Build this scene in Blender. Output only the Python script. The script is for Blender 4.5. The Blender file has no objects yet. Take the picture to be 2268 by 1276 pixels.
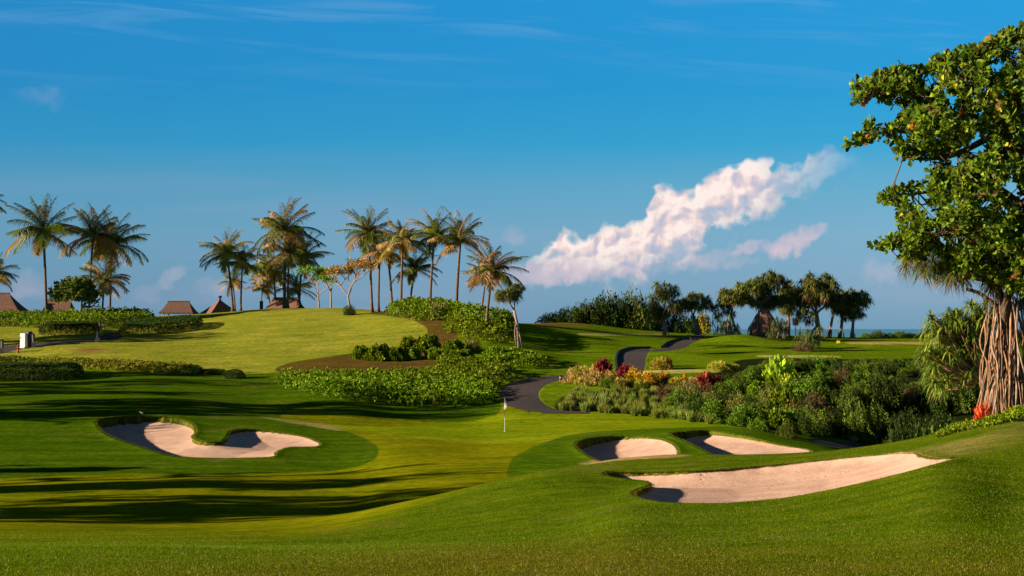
import bpy, math, random
import numpy as np
from mathutils import Vector
R = math.radians
random.seed(7); RNG = np.random.default_rng(7)
SC = bpy.context.scene
COL = SC.collection

# ---------------------------------------------------------------- camera, sky, sun, exposure
F = 3150.0; HOR = 728.0; CX = 1134.0          # focal length in photo pixels, horizon row, centre column
CAMZ = 30.0                                    # height of the lens above the sea
cam_d = bpy.data.cameras.new('camera'); cam = bpy.data.objects.new('camera', cam_d); COL.objects.link(cam)
cam_d.sensor_width = 36; cam_d.lens = 36 * F / 2268
cam_d.shift_y = (HOR - 638) / 2268
cam_d.clip_start = 0.5; cam_d.clip_end = 200000
cam.location = (0, 0, CAMZ); cam.rotation_euler = (R(90), 0, 0)
SC.camera = cam
SC.view_settings.view_transform = 'Standard'; SC.view_settings.look = 'None'
SC.view_settings.exposure = 1.32; SC.view_settings.gamma = 1
SUN_EL = R(14.5); SUN_AZ = R(-15)                # sun low on the left, a little on the camera's side
sun_dir = Vector((-math.cos(SUN_EL) * math.cos(SUN_AZ), math.cos(SUN_EL) * math.sin(SUN_AZ), math.sin(SUN_EL)))
sd = bpy.data.lights.new('sun', 'SUN'); sd.energy = 5.0; sd.angle = R(0.5); sd.color = (1.0, 0.80, 0.56)
so = bpy.data.objects.new('sun', sd); COL.objects.link(so); so.location = (-60, 0, 80)
so.rotation_euler = sun_dir.to_track_quat('Z', 'Y').to_euler()

def lin(r, g, b, k=1.0):
    f = lambda c: ((c / 255 + 0.055) / 1.055) ** 2.4 if c > 10 else c / 255 / 12.92
    return (f(r) * k, f(g) * k, f(b) * k)

class N:
    """small node helper"""
    def __init__(s, nt): s.nt = nt
    def n(s, t, **kw):
        x = s.nt.nodes.new(t)
        for k, v in kw.items(): setattr(x, k, v)
        return x
    def put(s, sock, v):
        if isinstance(v, bpy.types.NodeSocket): s.nt.links.new(v, sock)
        elif v is not None: sock.default_value = v
    def m(s, op, a, b=None, c=None, clamp=False):
        x = s.n('ShaderNodeMath', operation=op, use_clamp=clamp)
        s.put(x.inputs[0], a); s.put(x.inputs[1], b)
        if c is not None: s.put(x.inputs[2], c)
        return x.outputs[0]
    def ss(s, v, lo, hi):
        x = s.n('ShaderNodeMapRange', interpolation_type='SMOOTHSTEP')
        s.put(x.inputs[0], v); x.inputs[1].default_value = lo; x.inputs[2].default_value = hi
        return x.outputs[0]
    def noise(s, vec, scale, detail=4, rough=0.55, dist=0.0, dim='3D'):
        x = s.n('ShaderNodeTexNoise', noise_dimensions=dim); s.put(x.inputs['Vector'], vec)
        x.inputs['Scale'].default_value = scale; x.inputs['Detail'].default_value = detail
        x.inputs['Roughness'].default_value = rough; x.inputs['Distortion'].default_value = dist
        return x.outputs[0]
    def mix(s, f, a, b, mode='MIX'):
        x = s.n('ShaderNodeMix', data_type='RGBA', blend_type=mode)
        s.put(x.inputs[0], f); s.put(x.inputs[6], a if isinstance(a, bpy.types.NodeSocket) else (*a, 1)); s.put(x.inputs[7], b if isinstance(b, bpy.types.NodeSocket) else (*b, 1))
        return x.outputs[2]
    def ramp(s, v, pts, interp='LINEAR'):
        x = s.n('ShaderNodeValToRGB'); s.put(x.inputs[0], v); cr = x.color_ramp; cr.interpolation = interp
        while len(cr.elements) < len(pts): cr.elements.new(0.5)
        for e, (p, c) in zip(cr.elements, pts): e.position = p; e.color = (*c, 1)
        return x.outputs[0]
    def comb(s, x_, y_, z_=0.0):
        x = s.n('ShaderNodeCombineXYZ'); s.put(x.inputs[0], x_); s.put(x.inputs[1], y_); s.put(x.inputs[2], z_)
        return x.outputs[0]
    def curve(s, v, pts):
        x = s.n('ShaderNodeFloatCurve'); s.put(x.inputs['Value'], v); c = x.mapping.curves[0]
        c.points[0].location = pts[0]; c.points[1].location = pts[-1]
        for p in pts[1:-1]: c.points.new(*p)
        x.mapping.update(); return x.outputs[0]

EXPK = 1 / 2 ** SC.view_settings.exposure
def build_world():
    w = bpy.data.worlds.new('World'); SC.world = w; w.use_nodes = True
    nt = w.node_tree; nt.nodes.clear(); g = N(nt)
    tc = g.n('ShaderNodeTexCoord'); sep = g.n('ShaderNodeSeparateXYZ'); nt.links.new(tc.outputs['Generated'], sep.inputs[0])
    dx, dy, dz = sep.outputs
    yy = g.m('MAXIMUM', dy, 0.05)
    u = g.m('DIVIDE', dx, yy); v = g.m('DIVIDE', dz, yy)
    # elevation gradient (by the sine of the elevation)
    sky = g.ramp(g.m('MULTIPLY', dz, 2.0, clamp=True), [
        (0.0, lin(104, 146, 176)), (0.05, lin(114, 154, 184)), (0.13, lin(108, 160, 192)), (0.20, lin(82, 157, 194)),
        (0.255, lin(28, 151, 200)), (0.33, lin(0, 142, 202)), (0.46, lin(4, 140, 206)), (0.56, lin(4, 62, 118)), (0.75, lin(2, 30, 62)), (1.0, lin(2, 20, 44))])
    side = g.m('MULTIPLY_ADD', dx, 0.7, 0.95)
    sky = g.mix(1.0, sky, g.comb(side, g.m('MULTIPLY_ADD', dx, 0.42, 1.0), g.m('MULTIPLY_ADD', dx, 0.3, 1.0)), 'MULTIPLY')
    # cirrus veils
    wv = g.comb(g.m('MULTIPLY', u, 5.0), g.m('MULTIPLY_ADD', u, 4.0, g.m('MULTIPLY', v, 60.0)))
    c1 = g.ss(g.noise(wv, 1.0, 4, 0.6, 0.4, '2D'), 0.47, 0.72)
    c1 = g.m('MULTIPLY', c1, g.ss(v, 0.14, 0.24))
    wv2 = g.comb(g.m('MULTIPLY', u, 3.0), g.m('MULTIPLY', v, 34.0), 3.0)
    c2 = g.m('MULTIPLY', g.ss(g.noise(wv2, 1.0, 3, 0.5, 0.3, '2D'), 0.5, 0.68), g.ss(v, 0.15, 0.02))
    sky = g.mix(g.m('MULTIPLY', c1, 0.28), sky, lin(120, 170, 215))
    sky = g.mix(g.m('MULTIPLY', c2, 0.30), sky, lin(140, 158, 190))
    # cumulus bank: position in photo pixels/1000
    px = g.m('MULTIPLY_ADD', u, F / 1000, CX / 1000); py = g.m('MULTIPLY_ADD', v, -F / 1000, HOR / 1000)
    pv = g.comb(px, py)
    nb = g.n('ShaderNodeTexVoronoi', feature='SMOOTH_F1', voronoi_dimensions='2D'); g.put(nb.inputs['Vector'], pv); nb.inputs['Scale'].default_value = 30; nb.inputs['Smoothness'].default_value = 0.35
    wob = g.n('ShaderNodeTexNoise', noise_dimensions='2D'); g.put(wob.inputs['Vector'], pv); wob.inputs['Scale'].default_value = 26; wob.inputs['Detail'].default_value = 5
    wsep = g.n('ShaderNodeSeparateColor'); nt.links.new(wob.outputs['Color'], wsep.inputs[0])
    px2 = g.m('ADD', px, g.m('MULTIPLY_ADD', wsep.outputs[0], 0.036, -0.018)); 
    py2 = g.m('ADD', py, g.m('MULTIPLY_ADD', wsep.outputs[1], 0.036, -0.018))
    py2 = g.m('ADD', py2, g.m('MULTIPLY_ADD', nb.outputs['Distance'], 0.020, -0.010))
    cx = lambda p: (p - 1120) / 840; cy = lambda p: (p - 300) / 340
    top = [(1120, 640), (1150, 610), (1172, 570), (1195, 545), (1218, 542), (1245, 503), (1268, 520), (1310, 512), (1350, 495), (1395, 492), (1425, 475), (1447, 420), (1470, 402), (1500, 410), (1532, 424), (1548, 400), (1590, 372), (1630, 360), (1672, 345), (1704, 350), (1722, 372), (1745, 362), (1772, 362), (1802, 336), (1832, 318), (1862, 330), (1900, 342), (1925, 362), (1960, 420)]
    bot = [(1120, 630), (1200, 596), (1400, 588), (1480, 570), (1560, 520), (1640, 478), (1700, 462), (1740, 425), (1790, 392), (1830, 384), (1890, 372), (1960, 350)]
    xin = g.m('MULTIPLY_ADD', px2, 1000 / 840, -1120 / 840, clamp=True)
    tp = g.curve(xin, [(cx(a), cy(b)) for a, b in top]); bt = g.curve(xin, [(cx(a), cy(b)) for a, b in bot])
    yn = g.m('MULTIPLY_ADD', py2, 1000 / 340, -300 / 340)
    below_top = g.m('SUBTRACT', yn, tp); above_bot = g.m('SUBTRACT', bt, yn)
    m1 = g.ss(below_top, -0.012, 0.055); m2 = g.ss(above_bot, -0.28, 0.17)
    fade = g.ss(px, 1.93, 1.74); fade = g.m('MULTIPLY', fade, g.ss(px, 1.13, 1.24))
    n3 = g.noise(pv, 11, 4, 0.6, 0.0, '2D')
    hole = g.ss(g.m('ADD', n3, g.m('MULTIPLY', above_bot, 1.3)), 0.30, 0.52)
    right = g.m('SUBTRACT', 1.0, g.m('MULTIPLY', g.ss(px, 1.66, 1.76), 0.45))
    cm = g.m('MULTIPLY', g.m('MULTIPLY', g.m('MULTIPLY', m1, m2), g.m('MULTIPLY', fade, hole)), right)
    # light from the left and above on the billows
    def bill(ox, oy):
        a = g.noise(g.comb(g.m('ADD', px, ox), g.m('ADD', py, oy)), 14, 3, 0.5, 0.3, '2D')
        vo = g.n('ShaderNodeTexVoronoi', feature='SMOOTH_F1', voronoi_dimensions='2D'); g.put(vo.inputs['Vector'], g.comb(g.m('ADD', px2, ox), g.m('ADD', py2, oy))); vo.inputs['Scale'].default_value = 19; vo.inputs['Smoothness'].default_value = 0.5
        return g.m('SUBTRACT', a, g.m('MULTIPLY', vo.outputs['Distance'], 0.9))
    rel = g.m('SUBTRACT', bill(0, 0), bill(-0.006, -0.008))
    sh = g.m('ADD', g.m('MULTIPLY', rel, 2.2), g.m('MULTIPLY_ADD', below_top, -0.9, 0.72))
    ccol = g.ramp(sh, [(0.0, lin(172, 182, 206)), (0.32, lin(212, 198, 208)), (0.52, lin(240, 214, 211)), (0.76, lin(254, 236, 229))])
    sky = g.mix(g.m('MULTIPLY', cm, 0.97), sky, ccol)
    # small clouds low over the sea
    for (a, b, ra, rb, s, t) in [(1745, 537, 62, 27, 0.85, -0.35), (1802, 512, 30, 16, 0.5, -0.3), (1655, 549, 48, 13, 0.5, -0.25), (1580, 565, 60, 22, 0.35, -0.4), (1140, 520, 34, 28, 0.2, 0),
                                 (1090, 595, 55, 24, 0.4, 0), (378, 615, 34, 22, 0.22, -0.6), (330, 645, 40, 20, 0.12, -.3), (60, 632, 60, 30, 0.18, 0), (480, 632, 42, 30, 0.2, 0), (1950, 600, 60, 30, 0.25, 0), (1250, 605, 190, 26, 0.5, -0.05), (85, 215, 70, 26, 0.10, 0.25), (1500, 590, 170, 20, 0.3, -0.1)]:
        ex = g.m('MULTIPLY_ADD', px2, 1000 / ra, -a / ra)
        ey = g.m('MULTIPLY_ADD', py2, 1000 / rb, g.m('MULTIPLY_ADD', ex, -t * ra / rb, -b / rb))
        d = g.m('ADD', g.m('MULTIPLY', ex, ex), g.m('MULTIPLY', ey, ey))
        d = g.m('ADD', d, g.m('MULTIPLY_ADD', n3, -2.4, 1.2))
        sky = g.mix(g.m('MULTIPLY', g.ss(d, 1.3, -0.4), s * 1.25), sky, lin(206, 188, 204))
    back = g.ss(dy, 0.0, 0.12)
    ns = g.n('ShaderNodeTexSky', sky_type='NISHITA'); ns.sun_disc = False; ns.sun_elevation = SUN_EL
    ns.sun_rotation = math.atan2(sun_dir.x, sun_dir.y); ns.altitude = 20; ns.dust_density = 1.0
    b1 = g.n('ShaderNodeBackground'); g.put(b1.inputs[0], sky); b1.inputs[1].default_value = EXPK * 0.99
    b2 = g.n('ShaderNodeBackground'); g.put(b2.inputs[0], ns.outputs[0]); b2.inputs[1].default_value = 0.004
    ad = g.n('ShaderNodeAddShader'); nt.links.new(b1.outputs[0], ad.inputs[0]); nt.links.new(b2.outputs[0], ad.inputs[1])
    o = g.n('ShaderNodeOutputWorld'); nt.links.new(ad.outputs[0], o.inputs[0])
    w.cycles.sampling_method = 'MANUAL'; w.cycles.sample_map_resolution = 512
build_world()

# ---------------------------------------------------------------- materials
def material(name):
    m = bpy.data.materials.new(name); m.use_nodes = True
    nt = m.node_tree; nt.nodes.clear(); g = N(nt)
    o = g.n('ShaderNodeOutputMaterial'); p = g.n('ShaderNodeBsdfPrincipled'); nt.links.new(p.outputs[0], o.inputs[0])
    return m, g, p, o

def simple_mat(name, col, col2=None, scale=8.0, rough=0.7, bump=0.3, spec=0.3, stretch=(1, 1, 1), metal=0.0):
    m, g, p, o = material(name)
    tc = g.n('ShaderNodeTexCoord'); mp = g.n('ShaderNodeMapping'); mp.inputs['Scale'].default_value = stretch
    g.put(mp.inputs[0], tc.outputs['Object'])
    n = g.noise(mp.outputs[0], scale, 6, 0.62)
    c = g.mix(g.ss(n, 0.35, 0.68), col, col2 or tuple(x * 0.6 for x in col))
    g.put(p.inputs['Base Color'], c); p.inputs['Roughness'].default_value = rough
    p.inputs['Specular IOR Level'].default_value = spec; p.inputs['Metallic'].default_value = metal
    b = g.n('ShaderNodeBump'); b.inputs['Strength'].default_value = bump; b.inputs['Distance'].default_value = 0.03
    g.put(b.inputs['Height'], n); g.put(p.inputs['Normal'], b.outputs[0])
    return m

def leaf_mat(name, trans=0.3, rough=0.5, spec=0.3, tint=(1, 1, 1)):
    m, g, p, o = material(name)
    at = g.n('ShaderNodeAttribute', attribute_name='Col')
    oi = g.n('ShaderNodeObjectInfo')
    hv = g.n('ShaderNodeHueSaturation'); g.put(hv.inputs['Color'], at.outputs['Color'])
    g.put(hv.inputs['Value'], g.m('MULTIPLY_ADD', oi.outputs['Random'], 0.35, 0.82))
    g.put(hv.inputs['Hue'], g.m('MULTIPLY_ADD', oi.outputs['Random'], 0.03, 0.485))
    c = g.mix(1.0, hv.outputs[0], tint, 'MULTIPLY')
    g.put(p.inputs['Base Color'], c); p.inputs['Roughness'].default_value = rough; p.inputs['Specular IOR Level'].default_value = spec
    t = g.n('ShaderNodeBsdfTranslucent'); g.put(t.inputs[0], g.mix(1.0, c, (1.5, 1.6, 0.6), 'MULTIPLY'))
    mx = g.n('ShaderNodeMixShader'); mx.inputs[0].default_value = trans
    g.nt.links.new(p.outputs[0], mx.inputs[1]); g.nt.links.new(t.outputs[0], mx.inputs[2]); g.nt.links.new(mx.outputs[0], o.inputs[0])
    return m

def ground_mat():
    m, g, p, o = material('turf')
    tc = g.n('ShaderNodeTexCoord'); P = tc.outputs['Object']
    at = g.n('ShaderNodeAttribute', attribute_name='Col')
    kind = g.n('ShaderNodeAttribute', attribute_name='rough')
    n1 = g.noise(P, 0.35, 5, 0.6); n2 = g.noise(P, 2.2, 5, 0.6); n3 = g.noise(P, 14.0, 4, 0.7); n4 = g.noise(P, 45.0, 2, 0.7)
    c = g.mix(1.0, at.outputs['Color'], g.ramp(n2, [(0.25, (0.5, 0.6, 0.5)), (0.5, (1, 1, 1)), (0.75, (1.5, 1.3, 1.3))]), 'MULTIPLY')
    c = g.mix(1.0, c, g.ramp(n1, [(0.3, (0.8, 0.86, 0.8)), (0.5, (1, 1, 1)), (0.72, (1.25, 1.12, 1.0))]), 'MULTIPLY')
    k = g.m('MULTIPLY_ADD', kind.outputs['Fac'], 0.85, 0.15)
    c2 = g.mix(1.0, c, g.ramp(n3, [(0.3, (0.38, 0.45, 0.35)), (0.5, (1, 1, 1)), (0.72, (1.9, 1.7, 1.6))]), 'MULTIPLY')
    c = g.mix(k, c, c2)
    mp = g.n('ShaderNodeMapping'); mp.inputs['Scale'].default_value = (0.12, 0.9, 1.0); mp.inputs['Rotation'].default_value = (0, 0, -0.12); g.put(mp.inputs[0], P)
    st = g.noise(mp.outputs[0], 1.0, 5, 0.65, 0.3)
    c = g.mix(1.0, c, g.ramp(st, [(0.30, (0.58, 0.78, 0.6)), (0.5, (1, 1, 1)), (0.68, (1.38, 1.16, 2.2))]), 'MULTIPLY')
    # dry patches in the rough
    dry = g.m('MULTIPLY', g.ss(g.noise(P, 0.22, 6, 0.65, 0.5), 0.56, 0.74), kind.outputs['Fac'])
    c = g.mix(g.m('MULTIPLY', dry, 0.6), c, (0.20, 0.145, 0.045))
    g.put(p.inputs['Base Color'], c); p.inputs['Roughness'].default_value = 1.0; p.inputs['Specular IOR Level'].default_value = 0.0
    b = g.n('ShaderNodeBump'); b.inputs['Distance'].default_value = 0.06
    g.put(b.inputs['Strength'], g.m('MULTIPLY_ADD', kind.outputs['Fac'], 0.7, 0.12))
    g.put(b.inputs['Height'], g.m('ADD', g.m('MULTIPLY', n3, 0.8), g.m('MULTIPLY', n4, 0.5)))
    g.put(p.inputs['Normal'], b.outputs[0])
    return m

def sand_mat():
    m, g, p, o = material('bunker_sand')
    tc = g.n('ShaderNodeTexCoord'); P = tc.outputs['Object']
    n1 = g.noise(P, 0.9, 5, 0.6); n2 = g.noise(P, 9, 5, 0.7); n3 = g.noise(P, 60, 2, 0.6)
    c = g.mix(g.ss(n1, 0.3, 0.7), (0.52, 0.335, 0.26), (0.66, 0.45, 0.355))
    c = g.mix(g.m('MULTIPLY', g.ss(n2, 0.56, 0.70), 0.5), c, (0.30, 0.19, 0.13)); c = g.mix(g.m('MULTIPLY', g.ss(n3, 0.5, 0.7), 0.35), c, (0.36, 0.24, 0.17))
    g.put(p.inputs['Base Color'], c); p.inputs['Roughness'].default_value = 0.95; p.inputs['Specular IOR Level'].default_value = 0.1
    mp = g.n('ShaderNodeMapping'); mp.inputs['Scale'].default_value = (1.0, 7.0, 1.0); mp.inputs['Rotation'].default_value = (0, 0, 0.2); g.put(mp.inputs[0], P)
    rake = g.noise(mp.outputs[0], 2.2, 4, 0.6, 0.6)
    fv = g.n('ShaderNodeTexVoronoi'); g.put(fv.inputs['Vector'], P); fv.inputs['Scale'].default_value = 2.6
    foot = g.m('MULTIPLY', g.ss(fv.outputs['Distance'], 0.22, 0.10), g.ss(g.noise(P, 0.5, 2, 0.5), 0.5, 0.62))
    c = g.mix(g.m('MULTIPLY', foot, 0.35), c, (0.30, 0.19, 0.14)); g.put(p.inputs['Base Color'], c)
    b = g.n('ShaderNodeBump'); b.inputs['Strength'].default_value = 0.6; b.inputs['Distance'].default_value = 0.05
    g.put(b.inputs['Height'], g.m('ADD', g.m('MULTIPLY_ADD', foot, -1.5, g.m('MULTIPLY', n2, 0.9)), g.m('ADD', g.m('MULTIPLY', n3, 0.25), g.m('MULTIPLY', rake, 1.3))))
    g.put(p.inputs['Normal'], b.outputs[0])
    return m

def sea_mat():
    m, g, p, o = material('sea_water')
    tc = g.n('ShaderNodeTexCoord'); mp = g.n('ShaderNodeMapping'); mp.inputs['Scale'].default_value = (0.004, 0.02, 1); g.put(mp.inputs[0], tc.outputs['Object'])
    n = g.noise(mp.outputs[0], 1.0, 5, 0.6)
    g.put(p.inputs['Base Color'], g.mix(n, (0.06, 0.22, 0.36), (0.08, 0.26, 0.40))); p.inputs['Roughness'].default_value = 0.45
    b = g.n('ShaderNodeBump'); b.inputs['Strength'].default_value = 0.5; b.inputs['Distance'].default_value = 3; g.put(b.inputs['Height'], n); g.put(p.inputs['Normal'], b.outputs[0])
    return m

M = dict(
    turf=ground_mat(), sand=sand_mat(), sea=sea_mat(),
    leaf=leaf_mat('foliage', 0.2, 0.6, 0.1), palm=leaf_mat('palm_fronds', 0.2, 0.5, 0.3), strap=leaf_mat('pandanus_leaves', 0.2, 0.45, 0.4),
    almond=leaf_mat('almond_leaves', 0.4, 0.5, 0.2), blade=leaf_mat('grass_blades', 0.35, 0.8, 0.0),
    asphalt=simple_mat('asphalt', (0.060, 0.047, 0.050), (0.040, 0.032, 0.036), 3.0, 0.9, 0.25, 0.2),
    kerb=simple_mat('dark_kerb', (0.03, 0.028, 0.03), (0.015, 0.014, 0.016), 5.0, 0.8),
    concrete=simple_mat('pale_concrete', (0.42, 0.36, 0.28), (0.28, 0.23, 0.17), 6.0, 0.85),
    palm_bark=simple_mat('palm_bark', (0.17, 0.115, 0.085), (0.055, 0.036, 0.028), 3.0, 0.9, 0.9, 0.15, (1.5, 1.5, 7)),
    bark=simple_mat('bark', (0.13, 0.085, 0.055), (0.05, 0.032, 0.022), 7.0, 0.9, 0.8, 0.15, (1, 1, 0.3)),
    pale_bark=simple_mat('pale_bark', (0.34, 0.25, 0.19), (0.16, 0.11, 0.08), 9.0, 0.85, 0.6, 0.2, (1, 1, 0.4)),
    root=simple_mat('aerial_root', (0.38, 0.22, 0.13), (0.12, 0.065, 0.04), 10.0, 0.85, 0.7, 0.2, (1, 1, 0.25)),
    thatch=simple_mat('thatch', (0.20, 0.115, 0.09), (0.06, 0.036, 0.030), 3.0, 0.95, 1.0, 0.1, (4, 4, 0.8)),
    shingle=simple_mat('shingle', (0.24, 0.125, 0.10), (0.10, 0.055, 0.045), 6.0, 0.9, 0.8, 0.1, (1, 1, 5)),
    wood=simple_mat('weathered_wood', (0.16, 0.09, 0.06), (0.07, 0.04, 0.028), 9.0, 0.8, 0.5),
    dark=simple_mat('dark_metal', (0.018, 0.02, 0.024), (0.01, 0.011, 0.013), 9.0, 0.6, 0.2),
    white=simple_mat('white_paint', (0.72, 0.68, 0.66), (0.55, 0.5, 0.48), 4.0, 0.6, 0.1),
    cloth=simple_mat('white_cloth', (0.8, 0.8, 0.8), (0.7, 0.7, 0.7), 4.0, 0.8, 0.1),
    red=simple_mat('red_paint', (0.38, 0.045, 0.03), (0.22, 0.03, 0.022), 9.0, 0.5, 0.1),
    yellow=simple_mat('yellow_paint', (0.75, 0.55, 0.03), (0.6, 0.42, 0.02), 4.0, 0.5, 0.1),
    rock=simple_mat('boulder_rock', (0.22, 0.15, 0.11), (0.07, 0.05, 0.04), 3.5, 0.9, 1.0),
    white_rock=simple_mat('pale_rock', (0.6, 0.55, 0.48), (0.35, 0.3, 0.25), 3.5, 0.9, 0.8),
    nut=simple_mat('coconut_husk', (0.45, 0.22, 0.04), (0.22, 0.16, 0.03), 5.0, 0.6, 0.2),
)

# ---------------------------------------------------------------- mesh helpers
def mesh_np(name, V, T, mat, col=None, smooth=False, quads=None):
    V = np.asarray(V, np.float32).reshape(-1, 3)
    me = bpy.data.meshes.new(name)
    T = np.zeros((0, 3), np.int32) if T is None else np.asarray(T, np.int32).reshape(-1, 3)
    Q = np.zeros((0, 4), np.int32) if quads is None else np.asarray(quads, np.int32).reshape(-1, 4)
    me.vertices.add(len(V)); me.vertices.foreach_set('co', V.ravel())
    nl = T.size + Q.size; me.loops.add(nl)
    me.loops.foreach_set('vertex_index', np.concatenate([T.ravel(), Q.ravel()]))
    npoly = len(T) + len(Q); me.polygons.add(npoly)
    ls = np.concatenate([np.arange(len(T)) * 3, T.size + np.arange(len(Q)) * 4]).astype(np.int32)
    me.polygons.foreach_set('loop_start', ls)
    me.polygons.foreach_set('use_smooth', np.full(npoly, smooth))
    if col is not None:
        a = me.color_attributes.new('Col', 'FLOAT_COLOR', 'POINT')
        c = np.ones((len(V), 4), np.float32); c[:, :3] = col; a.data.foreach_set('color', c.ravel())
    me.update(calc_edges=True); me.validate()
    me.materials.append(mat)
    return me

def link(name, me, parent=None, loc=None):
    o = bpy.data.objects.new(name, me); COL.objects.link(o)
    if parent is not None: o.parent = parent
    if loc is not None: o.location = loc
    return o

def tag(o, label=None, cat=None, group=None, kind=None):
    if label: o['label'] = label
    if cat: o['category'] = cat
    if group: o['group'] = group
    if kind: o['kind'] = kind
    return o

def thing(name, loc, label, cat, group=None, rz=0.0):
    o = bpy.data.objects.new(name, None); COL.objects.link(o); o.location = loc; o.rotation_euler = (0, 0, rz); o.empty_display_size = 0.3
    return tag(o, label, cat, group)

class Acc:
    """collects triangles and quads with vertex colours"""
    def __init__(s): s.V = []; s.T = []; s.Q = []; s.C = []; s.n = 0
    def add(s, V, T=None, Q=None, C=(1, 1, 1)):
        V = np.asarray(V, float).reshape(-1, 3)
        if T is not None: s.T.append(np.asarray(T, int).reshape(-1, 3) + s.n)
        if Q is not None: s.Q.append(np.asarray(Q, int).reshape(-1, 4) + s.n)
        C = np.asarray(C, float); s.C.append(np.broadcast_to(C, (len(V), 3)).copy()); s.V.append(V); s.n += len(V)
    def mesh(s, name, mat, smooth=False):
        return mesh_np(name, np.concatenate(s.V), np.concatenate(s.T) if s.T else None, mat, np.concatenate(s.C), smooth, np.concatenate(s.Q) if s.Q else None)

def unit(a): return a / np.maximum(np.linalg.norm(a, axis=-1, keepdims=True), 1e-9)

def tube(acc, pts, rad, seg=7, C=(1, 1, 1), cap=True):
    pts = np.asarray(pts, float); n = len(pts); rad = np.broadcast_to(np.asarray(rad, float), (n,))
    tg = np.gradient(pts, axis=0); tg = unit(tg)
    ref = np.array([0.0, 1, 0]) if abs(tg[0][1]) < 0.9 else np.array([1.0, 0, 0])
    a = unit(np.cross(tg, ref)); b = np.cross(tg, a)
    th = np.linspace(0, 2 * math.pi, seg, endpoint=False)
    V = pts[:, None, :] + rad[:, None, None] * (np.cos(th)[None, :, None] * a[:, None, :] + np.sin(th)[None, :, None] * b[:, None, :])
    i = np.arange(n - 1)[:, None] * seg; j = np.arange(seg)[None, :]; k = (j + 1) % seg
    Q = np.stack([i + j, i + k, i + seg + k, i + seg + j], -1).reshape(-1, 4)
    V = V.reshape(-1, 3); T = None
    if cap:
        V = np.vstack([V, pts[-1], pts[0]]); e = (n - 1) * seg; jj = np.arange(seg); kk = (jj + 1) % seg
        T = np.vstack([np.stack([e + jj, e + kk, np.full(seg, n * seg)], -1), np.stack([kk, jj, np.full(seg, n * seg + 1)], -1)])
    acc.add(V, T, Q, C)

def box(acc, c, s, rz=0.0, taper=1.0, C=(1, 1, 1)):
    x, y, z = np.array(s) / 2
    V = np.array([(-x, -y, -z), (x, -y, -z), (x, y, -z), (-x, y, -z), (-x * taper, -y * taper, z), (x * taper, -y * taper, z), (x * taper, y * taper, z), (-x * taper, y * taper, z)])
    cr, sr = math.cos(rz), math.sin(rz); V = V @ np.array([[cr, sr, 0], [-sr, cr, 0], [0, 0, 1]]) + np.array(c)
    acc.add(V, None, [(0, 3, 2, 1), (4, 5, 6, 7), (0, 1, 5, 4), (1, 2, 6, 5), (2, 3, 7, 6), (3, 0, 4, 7)], C)

def kites(acc, P, D, S, L, W, C, wide=0.55, fold=0.0):
    """leaf blades: P base, D direction, S sideways; folded kite of two triangles"""
    P = np.asarray(P); n = len(P); L = np.broadcast_to(L, (n,))[:, None]; W = np.broadcast_to(W, (n,))[:, None]
    Nn = np.cross(D, S)
    mid = P + D * L * wide + Nn * (fold * W)
    V = np.stack([P, mid + S * W / 2, P + D * L, mid - S * W / 2], 1).reshape(-1, 3)
    b = np.arange(n)[:, None] * 4
    T = np.concatenate([b + [0, 1, 2], b + [0, 2, 3]], 1).reshape(-1, 3)
    acc.add(V, T, None, np.repeat(np.broadcast_to(C, (n, 3)), 4, 0))

def straps(acc, P, D, S, L, W, droop, C, Ct=None, seg=3):
    """long narrow leaves that bend down; droop = fall at the tip as a share of the length"""
    P = np.asarray(P); n = len(P); L = np.broadcast_to(L, (n,)); W = np.broadcast_to(W, (n,)); droop = np.broadcast_to(droop, (n,))
    vs = []; cs = []
    Ct = C if Ct is None else Ct
    C = np.broadcast_to(C, (n, 3)); Ct = np.broadcast_to(Ct, (n, 3))
    for i in range(seg):
        t = i / seg; w = W * (1 - 0.55 * t) * (0.8 if i == 0 else 1)
        c = P + D * (L * (t - 0.25 * droop * t * t))[:, None]; c[:, 2] -= L * droop * t * t
        vs += [c + S * (w / 2)[:, None], c - S * (w / 2)[:, None]]; cc = C * (1 - t) + Ct * t; cs += [cc, cc]
    c = P + D * (L * (1 - 0.25 * droop))[:, None]; c[:, 2] -= L * droop
    vs.append(c); cs.append(Ct); k = 2 * seg + 1
    V = np.stack(vs, 1).reshape(-1, 3); Cc = np.stack(cs, 1).reshape(-1, 3)
    b = np.arange(n)[:, None] * k; T = []
    for i in range(seg - 1):
        a = 2 * i; T += [b + [a, a + 1, a + 2], b + [a + 1, a + 3, a + 2]]
    a = 2 * (seg - 1); T.append(b + [a, a + 1, a + 2])
    acc.add(V, np.concatenate(T, 1).reshape(-1, 3), None, Cc)

def rand_dirs(n, rng, zmin=-1.0):
    z = rng.uniform(zmin, 1, n); a = rng.uniform(0, 2 * math.pi, n); r = np.sqrt(1 - z * z)
    return np.stack([r * np.cos(a), r * np.sin(a), z], 1)

def sides(D, rng):
    return unit(np.cross(D, rand_dirs(len(D), rng)))

def vnoise(x, y, s=1.0, seed=0):
    x = np.asarray(x) / s + seed * 3.7; y = np.asarray(y) / s + seed * 1.9
    return (np.sin(1.3 * x + 1.9 * np.sin(0.8 * y)) + np.sin(1.7 * y + 1.4 * np.sin(1.1 * x + .5)) + 0.6 * np.sin(3.1 * x - 2.2 * y) + 0.6 * np.sin(2.6 * x + 3.3 * y + 1)) / 3.2

# ---------------------------------------------------------------- terrain: profiles (distance, photo row | z)
def zz(Y, py): return -(py - HOR) / F * Y
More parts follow.
